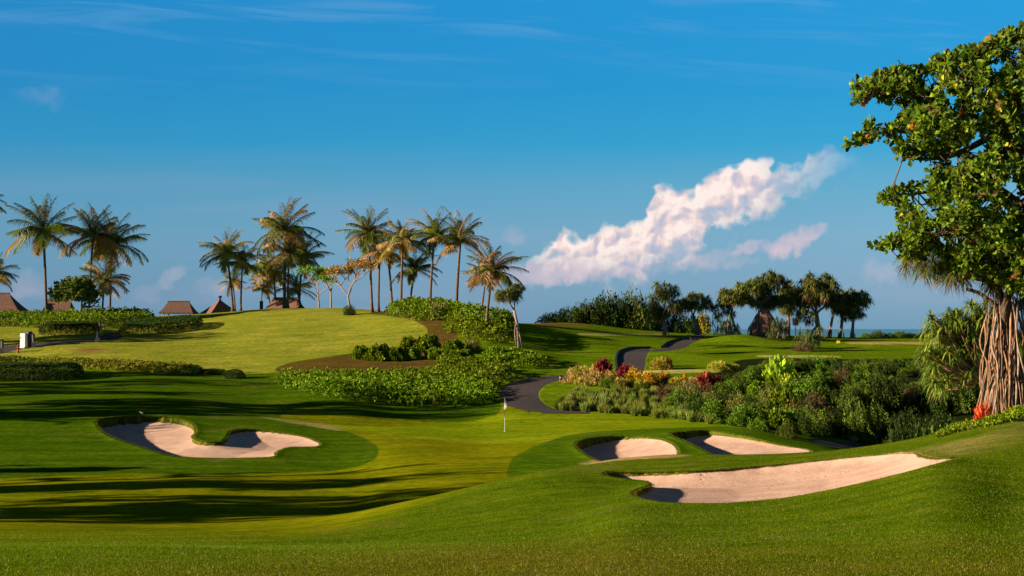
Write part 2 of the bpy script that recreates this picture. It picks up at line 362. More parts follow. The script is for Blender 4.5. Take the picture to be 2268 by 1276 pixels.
# each column: (photo column, [(Y, row) ... or (Y, None, z)])
PROF = [
    (0,    [(3, None, -1.7), (14, 1276), (30, 1196), (47, 1158), (52, 1140), (60, 1088), (69, 1046), (76, 1008), (94, 922), (106, 878), (120, 848), (132, 832), (150, 776), (168, 742), (185, 716), (196, 706), (212, 712), (232, None, -1), (265, None, -12), (320, None, -34)]),
    (150,  [(3, None, -1.7), (14, 1276), (30, 1198), (47, 1160), (52, 1141), (60, 1087), (69, 1047), (76, 1010), (94, 923), (106, 880), (120, 850), (132, 828), (150, 768), (168, 736), (185, 714), (196, 707), (212, 712), (232, None, -1), (265, None, -12), (320, None, -34)]),
    (300,  [(3, None, -1.7), (14, 1276), (30, 1200), (47, 1163), (52, 1143), (60, 1086), (69, 1048), (76, 1012), (94, 923), (106, 886), (118, 852), (131, 825), (148, 776), (166, 738), (182, 714), (196, 703), (212, 708), (232, None, -1), (265, None, -12), (320, None, -34)]),
    (450,  [(3, None, -1.7), (14, 1276), (30, 1202), (47, 1163), (52, 1143), (60, 1086), (69, 1047), (76, 1011), (94, 930), (106, 892), (118, 855), (131, 828), (148, 776), (166, 733), (182, 707), (196, 695), (212, 702), (232, None, -1), (265, None, -12), (320, None, -34)]),
    (600,  [(3, None, -1.7), (14, 1276), (30, 1203), (47, 1157), (54, 1133), (62, 1080), (70, 1046), (77, 1008), (94, 938), (106, 900), (118, 862), (130, 828), (146, 776), (164, 727), (180, 698), (194, 684), (210, 690), (232, None, 0), (265, None, -12), (320, None, -34)]),
    (750,  [(3, None, -1.7), (14, 1276), (30, 1200), (47, 1143), (55, 1130), (64, 1070), (72, 1040), (80, 1000), (94, 948), (106, 900), (116, 868), (128, 828), (144, 776), (162, 724), (178, 693), (190, 682), (206, 690), (232, None, 0), (265, None, -12), (320, None, -34)]),
    (900,  [(3, None, -1.7), (14, 1276), (30, 1188), (47, 1112), (56, 1108), (66, 1052), (78, 1000), (92, 956), (102, 932), (108, 908), (116, 876), (128, 830), (140, 784), (154, 735), (166, 702), (176, 690), (196, 704), (225, None, -1), (265, None, -12), (320, None, -34)]),
    (1050, [(3, None, -1.7), (14, 1276), (30, 1172), (47, 1079), (57, None, -6.7), (68, 1036), (80, 996), (93, 957), (103, 930), (109, 903), (116, 876), (128, 826), (140, 780), (152, 735), (162, 706), (170, 698), (190, 714), (225, None, -2), (265, None, -14), (320, None, -34)]),
    (1150, [(3, None, -1.7), (14, 1276), (30, 1160), (47, 1054), (58, None, -6.7), (70, 1026), (80, 988), (93, 954), (104, 914), (109, 897), (116, 868), (127, 828), (140, 786), (152, 754), (162, 735), (172, 722), (190, 716), (215, None, 0), (265, None, -14), (320, None, -34)]),
    (1250, [(3, None, -1.7), (14, 1276), (30, 1150), (48, 1036), (59, None, -6.6), (70, 1024), (82, 976), (93, 950), (105, 912), (110, 898), (117, 860), (126, 832), (140, 796), (155, 764), (170, 742), (185, 725), (205, 714), (225, None, -1), (265, None, -14), (320, None, -34)]),
    (1400, [(3, None, -1.7), (14, 1276), (30, 1118), (44, 1052), (49, 1015), (60, None, -6.6), (70, 1020), (84, 968), (92, 948), (105, 914), (110, 896), (117, 855), (126, 826), (136, 806), (155, 770), (170, 753), (185, 742), (205, 728), (225, None, -2), (265, None, -14), (320, None, -34)]),
    (1520, [(3, None, -1.7), (14, 1276), (31, 1116), (44, 1044), (50, 1007), (60, None, -6.6), (72, 1006), (85, 960), (93, 942), (104, 922), (110, 898), (117, 860), (127, 822), (136, 804), (155, 776), (172, 758), (188, 747), (205, 738), (225, None, -2), (265, None, -14), (320, None, -34)]),
    (1650, [(3, None, -1.7), (14, 1276), (31, 1112), (44, 1036), (50, 1006), (60, None, -6.6), (73, 1004), (86, 958), (92, 947), (98, 936), (108, 900), (117, 862), (127, 824), (138, 800), (155, 778), (172, 760), (188, 748), (205, 740), (225, None, -2.5), (265, None, -14), (320, None, -34)]),
    (1800, [(3, None, -1.7), (14, 1276), (31, 1094), (44, 1022), (50, 1000), (60, None, -6.2), (75, 1000), (84, 984), (92, 975), (100, 950), (110, 905), (120, 856), (130, 818), (142, 793), (155, 778), (172, 762), (188, 751), (205, 744), (225, None, -2.5), (265, None, -14), (320, None, -34)]),
    (1950, [(3, None, -1.7), (14, 1276), (31, 1066), (43, 1008), (50, 983), (60, None, -5.6), (75, None, -6.9), (86, None, -8.0), (100, None, -8.4), (112, 900), (122, 852), (132, 814), (144, 793), (160, 776), (175, 762), (190, 752), (205, 748), (225, None, -2.8), (265, None, -14), (320, None, -34)]),
    (2100, [(3, None, -1.7), (14, 1276), (31, 1030), (42, 983), (50, 954), (60, None, -5.0), (72, None, -7.0), (86, None, -9.5), (102, None, -9), (114, 900), (124, 850), (134, 812), (146, 793), (160, 776), (175, 762), (190, 752), (205, 748), (225, None, -2.8), (265, None, -14), (320, None, -34)]),
    (2268, [(3, None, -1.7), (14, 1276), (30, 1050), (42, 955), (50, 918), (58, None, -3.6), (72, None, -6.0), (86, None, -9.0), (102, None, -8), (114, 890), (124, 850), (134, 812), (146, 793), (160, 776), (175, 762), (190, 752), (205, 748), (225, None, -2.8), (265, None, -14), (320, None, -34)]),
]
def pchip(x, y, xi):
    """x (n,), y (n, ...) monotone cubic interpolation at xi"""
    x = np.asarray(x, float); y = np.asarray(y, float); h = np.diff(x)
    sh = (slice(None),) + (None,) * (y.ndim - 1); d = np.diff(y, axis=0) / h[sh]
    m = np.zeros_like(y); a = d[:-1]; b = d[1:]
    w1 = (2 * h[1:] + h[:-1])[sh]; w2 = (h[1:] + 2 * h[:-1])[sh]
    with np.errstate(all='ignore'):
        mm = (w1 + w2) / (w1 / a + w2 / b)
    m[1:-1] = np.where((a * b) > 0, mm, 0); m[0] = d[0]; m[-1] = d[-1]; m = np.nan_to_num(m)
    i = np.clip(np.searchsorted(x, xi) - 1, 0, len(x) - 2); t = ((xi - x[i]) / h[i])
    t = t[sh]; hh = h[i][sh]
    return (2 * t**3 - 3 * t**2 + 1) * y[i] + (t**3 - 2 * t**2 + t) * hh * m[i] + (-2 * t**3 + 3 * t**2) * y[i + 1] + (t**3 - t**2) * hh * m[i + 1]
YG = np.arange(3, 320.01, 0.25); UG = np.arange(-1800, 4101, 10.0)
cols = []; cx = []
for px, L in PROF:
    Ys = np.array([e[0] for e in L], float); Zs = np.array([e[2] if e[1] is None else zz(e[0], e[1]) for e in L])
    cols.append(pchip(Ys, Zs, YG)); cx.append(px)
cx = [-1800, -600] + cx + [2900, 4100]; cols = [cols[0], cols[0]] + cols + [cols[-1], cols[-1]]
ZG = pchip(np.array(cx, float), np.array(cols), UG)          # (U, Y)
k = np.exp(-0.5 * (np.arange(-6, 7) / 2.5) ** 2); k /= k.sum()
ZG = np.apply_along_axis(lambda r: np.convolve(np.pad(r, 6, mode='edge'), k, 'valid'), 0, ZG)
k = np.exp(-0.5 * (np.arange(-6, 7) / 2.0) ** 2); k /= k.sum()
ZG = np.apply_along_axis(lambda r: np.convolve(np.pad(r, 6, mode='edge'), k, 'valid'), 1, ZG)

def ter(x, y):
    """height of the uncut ground below the lens at world x, y"""
    x = np.asarray(x, float); y = np.maximum(np.asarray(y, float), 3.0)
    u = np.clip((x / y * F + CX - UG[0]) / 10.0, 0, len(UG) - 1.001); v = np.clip((y - 3) / 0.25, 0, len(YG) - 1.001)
    i = u.astype(int); j = v.astype(int); fu = u - i; fv = v - j
    z = ZG[i, j] * (1 - fu) * (1 - fv) + ZG[i + 1, j] * fu * (1 - fv) + ZG[i, j + 1] * (1 - fu) * fv + ZG[i + 1, j + 1] * fu * fv
    w = 0.035 * np.sin(x * 0.37 + 1.7 * np.sin(y * 0.13)) * np.sin(y * 0.23 + 0.7 + np.sin(x * .11)) + 0.012 * np.sin(x * 0.9 + 2 * np.sin(y * 0.3)) * np.sin(y * .71 + 1.1 * np.sin(x * .45))
    w = w * np.clip((y - 10) / 10, 0, 1)
    for gx_, gy_, gh, sx, sy in ((28, 174, 0.9, 4.5, 5), (17, 146, 0.45, 3.5, 3), (24, 158, 0.5, 5, 3), (8, 160, 0.5, 3.5, 6), (-27, 106, 0.35, 6, 3), (-15, 112, 0.4, 5, 3), (2.5, 140, .35, 2.5, 3), (43, 168, .5, 6, 3)):
        w = w + gh * np.exp(-((x - gx_) / sx) ** 2 - ((y - gy_) / sy) ** 2)
    return z + w

_yy = np.arange(12, 240, 0.1)
def hit(px, py, ymin=12.0):
    """the point of the ground seen at a photo pixel (beyond ymin)"""
    ys = _yy[_yy >= ymin]; xs = (px - CX) / F * ys
    row = HOR - ter(xs, ys) / ys * F
    ok = np.nonzero(row <= py)[0]
    Y = ys[ok[0]] if len(ok) else 200.0
    x = (px - CX) / F * Y
    return np.array([x, Y, float(ter(x, Y)) + CAMZ])
def at(px, py, Y): return np.array([(px - CX) / F * Y, Y, CAMZ - (py - HOR) / F * Y])
def on(px, Y, dz=0.0):
    x = (px - CX) / F * Y
    return np.array([x, Y, float(gz(x, Y)) + dz])

def smooth_poly(P, k=6):
    P = np.asarray(P, float); n = len(P); out = []
    for i in range(n):
        a, b, c, d = P[i - 1], P[i], P[(i + 1) % n], P[(i + 2) % n]
        for t in np.linspace(0, 1, k, endpoint=False):
            out.append(0.5 * (2 * b + (c - a) * t + (2 * a - 5 * b + 4 * c - d) * t * t + (3 * b - a - 3 * c + d) * t ** 3))
    return np.array(out)
def ground_poly(pts, k=6, ymin=12.0):
    return np.array([hit(p[0], p[1], ymin)[:2] for p in smooth_poly(pts, k)])
def sdf(x, y, G, want_near=False):
    """signed distance to ground polygon G, positive inside"""
    x = np.asarray(x, float); y = np.asarray(y, float); sh = x.shape; x = x.ravel(); y = y.ravel()
    A = G; B = np.roll(G, -1, 0); best = np.full(len(x), 1e9); ins = np.zeros(len(x), bool); nx = x.copy(); ny = y.copy()
    for (ax, ay), (bx, by) in zip(A, B):
        ex, ey = bx - ax, by - ay; l = ex * ex + ey * ey + 1e-12
        t = np.clip(((x - ax) * ex + (y - ay) * ey) / l, 0, 1); qx = ax + t * ex; qy = ay + t * ey
        d = (x - qx) ** 2 + (y - qy) ** 2; b = d < best; best[b] = d[b]; nx[b] = qx[b]; ny[b] = qy[b]
        c = ((ay > y) != (by > y)) & (x < (bx - ax) * (y - ay) / (by - ay + 1e-12) + ax); ins ^= c
    s = np.where(ins, 1, -1) * np.sqrt(best)
    if want_near: return s.reshape(sh), nx.reshape(sh), ny.reshape(sh)
    return s.reshape(sh)

# bunkers: outline in the photo, ymin of the search, lip height at the left and at the right end
BUNK = [
    dict(name='sand_bunker', pts=[(212, 934), (245, 925), (300, 921), (360, 922), (405, 930), (430, 942), (434, 958), (428, 970), (450, 978), (490, 978), (503, 966), (512, 955), (550, 951), (610, 956), (670, 967), (708, 982), (700, 990), (640, 992), (612, 1003), (600, 1013), (480, 1016), (380, 1011), (320, 994), (255, 972), (225, 955)], ymin=66, hl=0.68, hr=0.08,
         label='heart-lobed sand bunker with a deep shaded left lip left of the green'),
    dict(name='sand_bunker', pts=[(1272, 985), (1290, 974), (1340, 967), (1410, 966), (1460, 972), (1492, 985), (1503, 1000), (1495, 1012), (1420, 1020), (1340, 1024), (1310, 1016), (1285, 1000)], ymin=62, hl=0.7, hr=0.12,
         label='small round sand bunker directly in front of the green'),
    dict(name='sand_bunker', pts=[(1482, 962), (1520, 956), (1570, 954), (1640, 965), (1720, 984), (1795, 999), (1780, 1004), (1680, 1010), (1590, 1011), (1560, 1000), (1520, 980)], ymin=62, hl=0.66, hr=0.06,
         label='wedge-shaped sand bunker right of the small round one'),
    dict(name='sand_bunker', pts=[(1334, 1054), (1350, 1047), (1420, 1047), (1540, 1044), (1680, 1034), (1820, 1021), (1960, 1008), (2030, 1005), (2045, 1012), (2085, 1018), (2126, 1017), (2090, 1028), (2000, 1052), (1870, 1083), (1740, 1107), (1620, 1118), (1500, 1119), (1425, 1111), (1398, 1099), (1408, 1088), (1436, 1078), (1425, 1068), (1370, 1062)], ymin=20, hl=0.24, hr=0.06,
         label='large long sand bunker on the near mound at right'),
]
for b in BUNK:
    b['G'] = ground_poly(b['pts'], 5, b['ymin'])
    b['x0'] = b['G'][:, 0].min(); b['x1'] = b['G'][:, 0].max()
def lip_height(b, x):
    s = np.clip((x - b['x0']) / (b['x1'] - b['x0']), 0, 1)
    return b['hl'] + (b['hr'] - b['hl']) * s ** 0.8
def bowl(b, s, x):
    return 0.10 * np.clip(s, 0, 2.5)
PATHS = [
    (('cart_path', [(1108, 873), (1114, 858), (1136, 846), (1176, 837), (1240, 831), (1264, 829), (1264, 837), (1228, 846), (1206, 856), (1194, 870), (1197, 885), (1212, 898), (1240, 908), (1300, 912), (1300, 916), (1200, 914), (1145, 904), (1116, 893)]), 100, 'curving asphalt cart path behind the flagstick'),
    (('cart_path', [(1369, 822), (1367, 795), (1376, 780), (1400, 774), (1440, 773), (1434, 786), (1430, 800), (1426, 822), (1400, 850), (1340, 850)]), 118, 'rising asphalt cart path between flower bed and tee bank'),
    (('cart_path', [(1470, 771), (1482, 761), (1510, 754), (1550, 752), (1532, 761), (1515, 771), (1470, 779), (1440, 777)]), 150, 'topmost asphalt cart path stretch below the dark slab'),
    (('footpath', [(-140, 800), (-60, 792), (0, 784), (45, 774), (110, 766), (200, 757), (268, 749), (264, 739), (234, 735), (226, 744), (190, 750), (100, 758), (0, 767), (-60, 772), (-140, 776)]), 120, 'narrow grey path along the foot of the left hedges'),
    (('cart_path', [(1790, 973), (1860, 978), (1930, 987), (1950, 995), (1870, 992), (1815, 984)]), 62, 'short dark asphalt path sliver beyond the right bunkers'),
]
PG = [(n, ground_poly(p, 4, ym), lb) for (n, p), ym, lb in PATHS]

def carve(x, y, z):
    for b in BUNK:
        G = b['G']; m = (x > G[:, 0].min() - 1) & (x < G[:, 0].max() + 1) & (y > G[:, 1].min() - 1) & (y < G[:, 1].max() + 1)
        if not m.any(): continue
        s = sdf(x[m], y[m], G); t = np.clip(s / 0.16, 0, 1); t = t * t * (3 - 2 * t)
        r = 0.05 * np.exp(-(s / 0.35) ** 2) * (s < 0.1)
        z[m] = z[m] - t * (lip_height(b, x[m]) + bowl(b, s, x[m]) + 0.35) + r
    for n, G, lb in PG:
        m = (x > G[:, 0].min() - 1) & (x < G[:, 0].max() + 1) & (y > G[:, 1].min() - 1) & (y < G[:, 1].max() + 1)
        if not m.any(): continue
        s = sdf(x[m], y[m], G); z[m] = z[m] - 0.07 * np.clip((s - 0.02) / 0.12, 0, 1)
    return z
def gz(x, y):
    x = np.atleast_1d(np.asarray(x, float)); y = np.atleast_1d(np.asarray(y, float))
    z = carve(x, y, ter(x, y).copy()) + CAMZ
    return z if len(z) > 1 else z[0]

# ---------------------------------------------------------------- turf colours
C_ROUGH = np.array((0.056, 0.114, 0.003)); C_FAIR = np.array((0.155, 0.180, 0.003)); C_GREEN = np.array((0.165, 0.235, 0.004))
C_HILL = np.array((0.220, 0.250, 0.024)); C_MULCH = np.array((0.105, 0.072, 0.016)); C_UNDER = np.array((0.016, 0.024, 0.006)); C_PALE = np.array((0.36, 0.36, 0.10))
C_NEAR = np.array((0.078, 0.128, 0.003)); C_BACK = np.array((0.105, 0.180, 0.004)); C_SOIL = np.array((0.045, 0.035, 0.012))
REG = [  # (polygon in the photo, ymin, colour, roughness, blend width)
    ([(-300, 1047), (300, 1049), (640, 1047), (760, 1040), (822, 1022), (838, 1002), (826, 981), (760, 953), (690, 937), (620, 924), (700, 905), (950, 935), (1090, 925), (1100, 880), (1000, 850), (600, 826), (300, 826), (-300, 840)], 60, C_ROUGH, 0.85, 0.1),
    ([(600, 925), (800, 945), (1000, 938), (1130, 915), (1230, 907), (1320, 911), (1500, 922), (1640, 940), (1600, 950), (1480, 958), (1300, 966), (1180, 982), (1000, 978), (850, 962), (720, 945)], 80, C_GREEN, 0.0, 0.6),
    ([(1140, 1064), (1128, 1030), (1160, 1000), (1270, 962), (1400, 952), (1500, 947), (1620, 946), (1750, 962), (1990, 990), (1960, 1030), (1500, 1030), (1300, 1030)], 59, C_ROUGH * 1.15, 0.7, 0.15),
    ([(-600, 800), (100, 800), (300, 815), (450, 826), (600, 826), (640, 804), (790, 781), (900, 763), (940, 745), (946, 728), (900, 706), (820, 697), (820, 684), (600, 680), (300, 700), (-600, 700)], 120, C_HILL, 0.25, 0.25),
    ([(820, 694), (900, 704), (944, 726), (940, 746), (900, 764), (790, 782), (640, 805), (622, 826), (800, 850), (960, 850), (985, 800), (1015, 760), (1000, 722), (950, 704), (870, 690)], 104, C_MULCH, 1.0, 0.12),
    ([(1190, 906), (1200, 850), (1290, 826), (1500, 800), (1640, 790), (1650, 815), (1500, 850), (1350, 880), (1240, 900)], 104, C_BACK, 0.3, 0.3),
    ([(1235, 910), (1260, 872), (1400, 862), (1600, 822), (1650, 796), (1900, 796), (2400, 810), (2400, 1000), (1980, 985), (1850, 972), (1640, 946), (1500, 922), (1350, 912)], 84, C_UNDER, 1.0, 0.3),  # floor under the ravine shrubs, with the shade of its gaps in the colour
    ([(1290, 738), (1400, 739), (1470, 740), (1470, 745), (1400, 744), (1290, 743)], 150, C_PALE, 0.1, 0.3),  # far tee strips, these four: grazing sun on tee tops painted as pale turf
    ([(1430, 821), (1580, 819), (1582, 825), (1430, 827)], 118, C_PALE, 0.1, 0.15),
    ([(1690, 787), (1790, 787), (1850, 788), (1850, 792), (1690, 791)], 130, C_PALE, 0.1, 0.2),
    ([(1890, 757), (2060, 758), (2060, 763), (1890, 762)], 150, C_PALE * (1, .8, .8), 0.1, 0.4),
    ([(580, 924), (700, 937), (760, 952), (740, 953), (650, 938)], 80, C_PALE * (.72, .66, .6), 0.1, 0.5),
    ([(1290, 1024), (1400, 1012), (1520, 1007), (1500, 1013), (1380, 1020), (1300, 1029)], 44, C_PALE * (.8, .65, .8), 0.6, 0.3),
    ([(2030, 1000), (2080, 985), (2200, 960), (2268, 935), (2268, 950), (2200, 985), (2130, 1008), (2060, 1010)], 30, C_PALE * (.52, .50, .4), 0.9, 1.6),
    ([(1180, 716), (1300, 714), (1320, 720), (1200, 724)], 170, C_MULCH * 1.4, 0.5, 2.0),
    ([(700, 1235), (1200, 1205), (1500, 1215), (1900, 1240), (2300, 1230), (2300, 1300), (300, 1300)], 12, C_MULCH * (1.0, 1.5, .5), 1.0, 5.0),
    ([(160, 775), (205, 772), (235, 776), (190, 783)], 130, C_MULCH * 2.0, 0.5, 1.5),
]
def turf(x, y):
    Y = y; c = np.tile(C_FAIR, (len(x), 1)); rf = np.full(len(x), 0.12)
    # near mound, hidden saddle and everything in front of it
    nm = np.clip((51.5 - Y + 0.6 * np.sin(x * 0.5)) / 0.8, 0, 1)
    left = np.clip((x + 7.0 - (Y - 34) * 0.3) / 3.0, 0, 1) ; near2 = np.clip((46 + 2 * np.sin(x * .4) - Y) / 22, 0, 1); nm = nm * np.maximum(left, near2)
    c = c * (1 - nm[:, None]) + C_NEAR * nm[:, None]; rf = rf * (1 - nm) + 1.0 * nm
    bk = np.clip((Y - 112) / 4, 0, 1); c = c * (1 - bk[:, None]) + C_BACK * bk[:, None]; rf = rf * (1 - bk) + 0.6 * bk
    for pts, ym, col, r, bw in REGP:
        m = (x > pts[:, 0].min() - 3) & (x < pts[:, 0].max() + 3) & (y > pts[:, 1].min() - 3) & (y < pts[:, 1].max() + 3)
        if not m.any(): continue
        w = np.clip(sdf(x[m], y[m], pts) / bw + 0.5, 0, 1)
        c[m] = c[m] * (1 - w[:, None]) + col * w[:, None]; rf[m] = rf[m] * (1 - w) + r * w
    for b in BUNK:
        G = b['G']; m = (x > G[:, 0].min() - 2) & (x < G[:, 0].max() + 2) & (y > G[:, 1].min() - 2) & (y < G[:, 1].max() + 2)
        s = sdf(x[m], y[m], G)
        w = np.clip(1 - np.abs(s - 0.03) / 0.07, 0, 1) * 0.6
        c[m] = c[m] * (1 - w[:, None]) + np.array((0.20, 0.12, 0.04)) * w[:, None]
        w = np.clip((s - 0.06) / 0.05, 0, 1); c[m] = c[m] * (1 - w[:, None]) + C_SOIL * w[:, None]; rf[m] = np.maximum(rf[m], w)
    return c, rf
REGP = [(ground_poly(p, 4, ym), ym, np.array(c), r, bw) for p, ym, c, r, bw in REG]

def build_ground():
    ui = np.concatenate([np.arange(-1800, -60, 60), np.arange(-60, 2330, 3.0), np.arange(2340, 4101, 60)])
    rows = [3.0]
    while rows[-1] < 235:
        Y = rows[-1]; d = max(2.0 * Y * Y / (6.2 * F), 0.05) * 1.0
        if 62 < Y < 98: d *= 0.4
        elif 26 < Y < 48: d *= 0.7
        elif Y > 105: d = min(d, 0.55)
        elif Y < 12: d = 0.4
        rows.append(Y + d)
    rows += list(np.arange(236, 320, 3.0)); Yr = np.array(rows)
    U, Yg = np.meshgrid(ui, Yr, indexing='ij'); X = (U - CX) / F * Yg
    x = X.ravel(); y = Yg.ravel(); z = carve(x, y, ter(x, y).copy())
    c, rf = turf(x, y)
    V = np.stack([x, y, z + CAMZ], 1); nu, ny = X.shape
    i = np.arange(nu - 1)[:, None] * ny; j = np.arange(ny - 1)[None, :]
    Q = np.stack([i + j, i + ny + j, i + ny + j + 1, i + j + 1], -1).reshape(-1, 4)
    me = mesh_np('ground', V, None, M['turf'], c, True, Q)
    a = me.attributes.new('rough', 'FLOAT', 'POINT'); a.data.foreach_set('value', rf.astype(np.float32))
    o = link('ground', me); tag(o, 'rolling mown turf of the golf course', 'lawn', kind='structure')
build_ground()

def sheet(G, zf, name, mat, du=0.12, dv=0.2, over=0.0):
    """a sheet over ground polygon G with its rim snapped to the outline"""
    x0, y0 = G.min(0) - du * 2; x1, y1 = G.max(0) + du * 2
    xs = np.arange(x0, x1, du); ys = np.arange(y0, y1, dv); X, Y = np.meshgrid(xs, ys, indexing='ij')
    s, nx, ny = sdf(X, Y, G, True); keepv = s > over
    nu, nv = X.shape; i = np.arange(nu - 1)[:, None] * nv; j = np.arange(nv - 1)[None, :]
    Q = np.stack([i + j, i + nv + j, i + nv + j + 1, i + j + 1], -1).reshape(-1, 4); kf = keepv.ravel()
    Q = Q[kf[Q].sum(1) >= 1]
    if over == 0.0: X = np.where(s < 0, nx, X); Y = np.where(s < 0, ny, Y)
    s = np.maximum(s, 0)
    used, inv = np.unique(Q, return_inverse=True); x = X.ravel()[used]; y = Y.ravel()[used]
    z = zf(x, y, s.ravel()[used]) + CAMZ
    return mesh_np(name, np.stack([x, y, z], 1), None, mat, None, True, inv.reshape(-1, 4))
for b in BUNK:
    def zf(x, y, s, b=b):
        wob = 0.012 * vnoise(x, y, .9, 2)
        return ter(x, y) - lip_height(b, x) - bowl(b, s, x) + wob + 0.10 * np.exp(-s / 0.35)
    me = sheet(b['G'], zf, b['name'], M['sand'], 0.09, 0.12, -0.001 + 0.03)
    tag(link(b['name'], me), b['label'], 'bunker', 'sand bunkers', 'structure')
for n, G, lb in PG:
    me = sheet(G, lambda x, y, s: ter(x, y) - 0.012, n, M['asphalt'], 0.15, 0.25)
    tag(link(n, me), lb, 'path', kind='structure')
# sea
tag(link('sea', mesh_np('sea', [(-60000, 150, 0), (60000, 150, 0), (60000, 90000, 0), (-60000, 90000, 0)], None, M['sea'], None, False, [(0, 1, 2, 3)])), 'strip of blue sea at the horizon', 'sea', kind='structure')

# ---------------------------------------------------------------- plants
def pal(rng, n, cols, jit=0.25):
    c = np.array(cols)[rng.integers(0, len(cols), n)]
    return np.clip(c * (1 + rng.normal(0, jit, (n, 1))), 0.003, 1)

# ---- coconut palms
def palm_crown_mesh(seed, nf=24, tan=0.3):
    rng = np.random.default_rng(seed); A = Acc(); az0 = rng.uniform(0, 6.28)
    for i in range(nf):
        f = i / (nf - 1)
        az = az0 + i * 2.39996 + rng.normal(0, 0.18); el = R(85 - 100 * f ** 1.1 + rng.normal(0, 11)); Lf = rng.uniform(0.95, 1.2) * (0.85 if f < 0.15 else 1)
        bend = R(rng.uniform(30, 85)) * (0.75 if f < .2 else 1.0); ns = 14
        p = np.array([0, 0, 0.0]); pts = [p.copy()]; tw = rng.normal(0, 0.15)
        for k in range(ns):
            t = (k + 0.5) / ns; a = max(el - bend * t ** 1.3, R(-86)); aa = az + tw * t
            p = p + Lf / ns * np.array([math.cos(a) * math.cos(aa), math.cos(a) * math.sin(aa), math.sin(a)]); pts.append(p.copy())
        pts = np.array(pts)
        old = f > 0.84
        base = (0.34, 0.22, 0.05) if old and rng.random() < .5 else ((0.34, 0.25, 0.11) if rng.random() < tan * .9 else (0.12, 0.16, 0.024))
        base = np.array(base) * rng.uniform(0.8, 1.2)
        tube(A, pts, np.linspace(0.012, 0.003, len(pts)), 4, np.array((0.30, 0.24, 0.07)), False)
        nl = 66; t = np.linspace(0.10, 0.99, nl); xi = t * ns; i0 = np.minimum(xi.astype(int), ns - 1); fr = xi - i0
        P = pts[i0] * (1 - fr[:, None]) + pts[i0 + 1] * fr[:, None]; T = unit(pts[i0 + 1] - pts[i0])
        sd = unit(np.cross(T, np.array([0, 0, 1.0]) + 1e-3)); up = np.cross(sd, T)
        for s in (-1, 1):
            D = unit(sd * s * 0.8 + T * (0.45 + 0.35 * t[:, None]) - up * rng.uniform(0.05, 0.5, (nl, 1)) + rng.normal(0, 0.09, (nl, 3)))
            Ln = 0.27 * np.sin(np.pi * np.clip(t * 0.86 + 0.14, 0, 1)) ** 0.7 * rng.uniform(0.75, 1.1, nl) + 0.03
            keep = rng.random(nl) > 0.08
            c = base * (1 + rng.normal(0, 0.15, (nl, 1))); S = unit(np.cross(D, up * 0.6 + T))
            straps(A, P[keep], D[keep], S[keep], Ln[keep], 0.021, rng.uniform(0.25, 0.7, nl)[keep], c[keep], (c * (1.35, 1.15, 0.9))[keep], 2)
    # fibrous heart and spathes
    tube(A, [(0, 0, -0.12), (0, 0, -0.04), (0, 0, 0.06)], [0.03, 0.055, 0.03], 7, (0.20, 0.13, 0.06))
    for i in range(5):
        a = rng.uniform(0, 6.28); tube(A, [(0, 0, -0.02), (0.05 * math.cos(a), 0.05 * math.sin(a), 0.0), (0.12 * math.cos(a), 0.12 * math.sin(a), -0.10)], [0.008, 0.01, 0.004], 4, (0.5, 0.30, 0.06), False)
    return A.mesh('palm_crown', M['palm'])
PALMC = [palm_crown_mesh(11, 28, 0.10), palm_crown_mesh(12, 30, 0.35), palm_crown_mesh(13, 28, 0.25), palm_crown_mesh(14, 25, 0.42), palm_crown_mesh(15, 30, 0.12), palm_crown_mesh(16, 20, 0.3)]
def nut_mesh():
    rng = np.random.default_rng(5); bpy_me = Acc()
    for i in range(9):
        a = rng.uniform(0, 6.28); c = np.array([0.16 * math.cos(a), 0.16 * math.sin(a), rng.uniform(-0.18, 0.02)])
        th = np.linspace(0, np.pi, 6)
        tube(bpy_me, c + np.stack([0 * th, 0 * th, 0.14 * np.cos(th)], 1), 0.11 * np.sin(th) + 0.002, 8)
    return bpy_me.mesh('coconuts', M['nut'], True)
NUTS = nut_mesh()
def palm(bx, Y, cx_, cy_, rpx, v, label, group, base=None, lean=0.0, rz=None, rad=0.17, bz=None):
    b = on(bx, Y) if base is None else base
    c = at(cx_, cy_, Y); s = rpx * 0.97 / F * Y
    t = thing('coconut_palm', b, label, 'palm tree', group)
    d = c - b; n = 16; k = np.linspace(0, 1, n)[:, None]
    mid = np.array([d[0] * (0.25 + lean), d[1], d[2] * 0.5])
    pts = 2 * k * (1 - k) * mid + k ** 2 * d
    r = rad * (0.72 + 0.28 * (1 - k[:, 0])) + 0.16 * np.exp(-k[:, 0] * 18); r *= 1 + 0.05 * np.sin(np.arange(n) * 2.3)
    A = Acc(); tube(A, pts - np.array([0, 0, 0.1]) * (1 - k), r, 9)
    link('trunk', A.mesh('palm_trunk', M['palm_bark'], True), t)
    o = link('crown', PALMC[v % len(PALMC)], t, d); o.scale = (s, s, s); o.rotation_euler = (random.uniform(-.16, .16), random.uniform(-.10, .22), random.uniform(0, 6.28) if rz is None else rz)
    if v % 2 == 0 and rpx > 45:
        q = link('coconut_cluster', NUTS, t, d + np.array([0, 0, -0.05])); q.rotation_euler = (0, 0, random.uniform(0, 6))
    return t
GP = 'coconut palms along the crest'
L1 = 'palms at the left edge'; L2 = 'palms in the middle clump'; L3 = 'palms of the right clump'
palm(103, 186, 96, 513, 92, 0, 'tall coconut palm with full crown and bare trunk, standing alone left of round leafy tree', L1, rad=.2)
palm(197, 190, 206, 522, 80, 3, 'coconut palm with tan upswept fronds directly behind the round leafy tree', L1)
palm(243, 193, 247, 545, 88, 4, 'dark windblown coconut palm with fronds reaching right, behind the short leaning one', L1, lean=.1)
palm(226, 184, 231, 622, 64, 1, 'short coconut palm with ragged crown in front of hedge near bollards', L1, rad=.14)
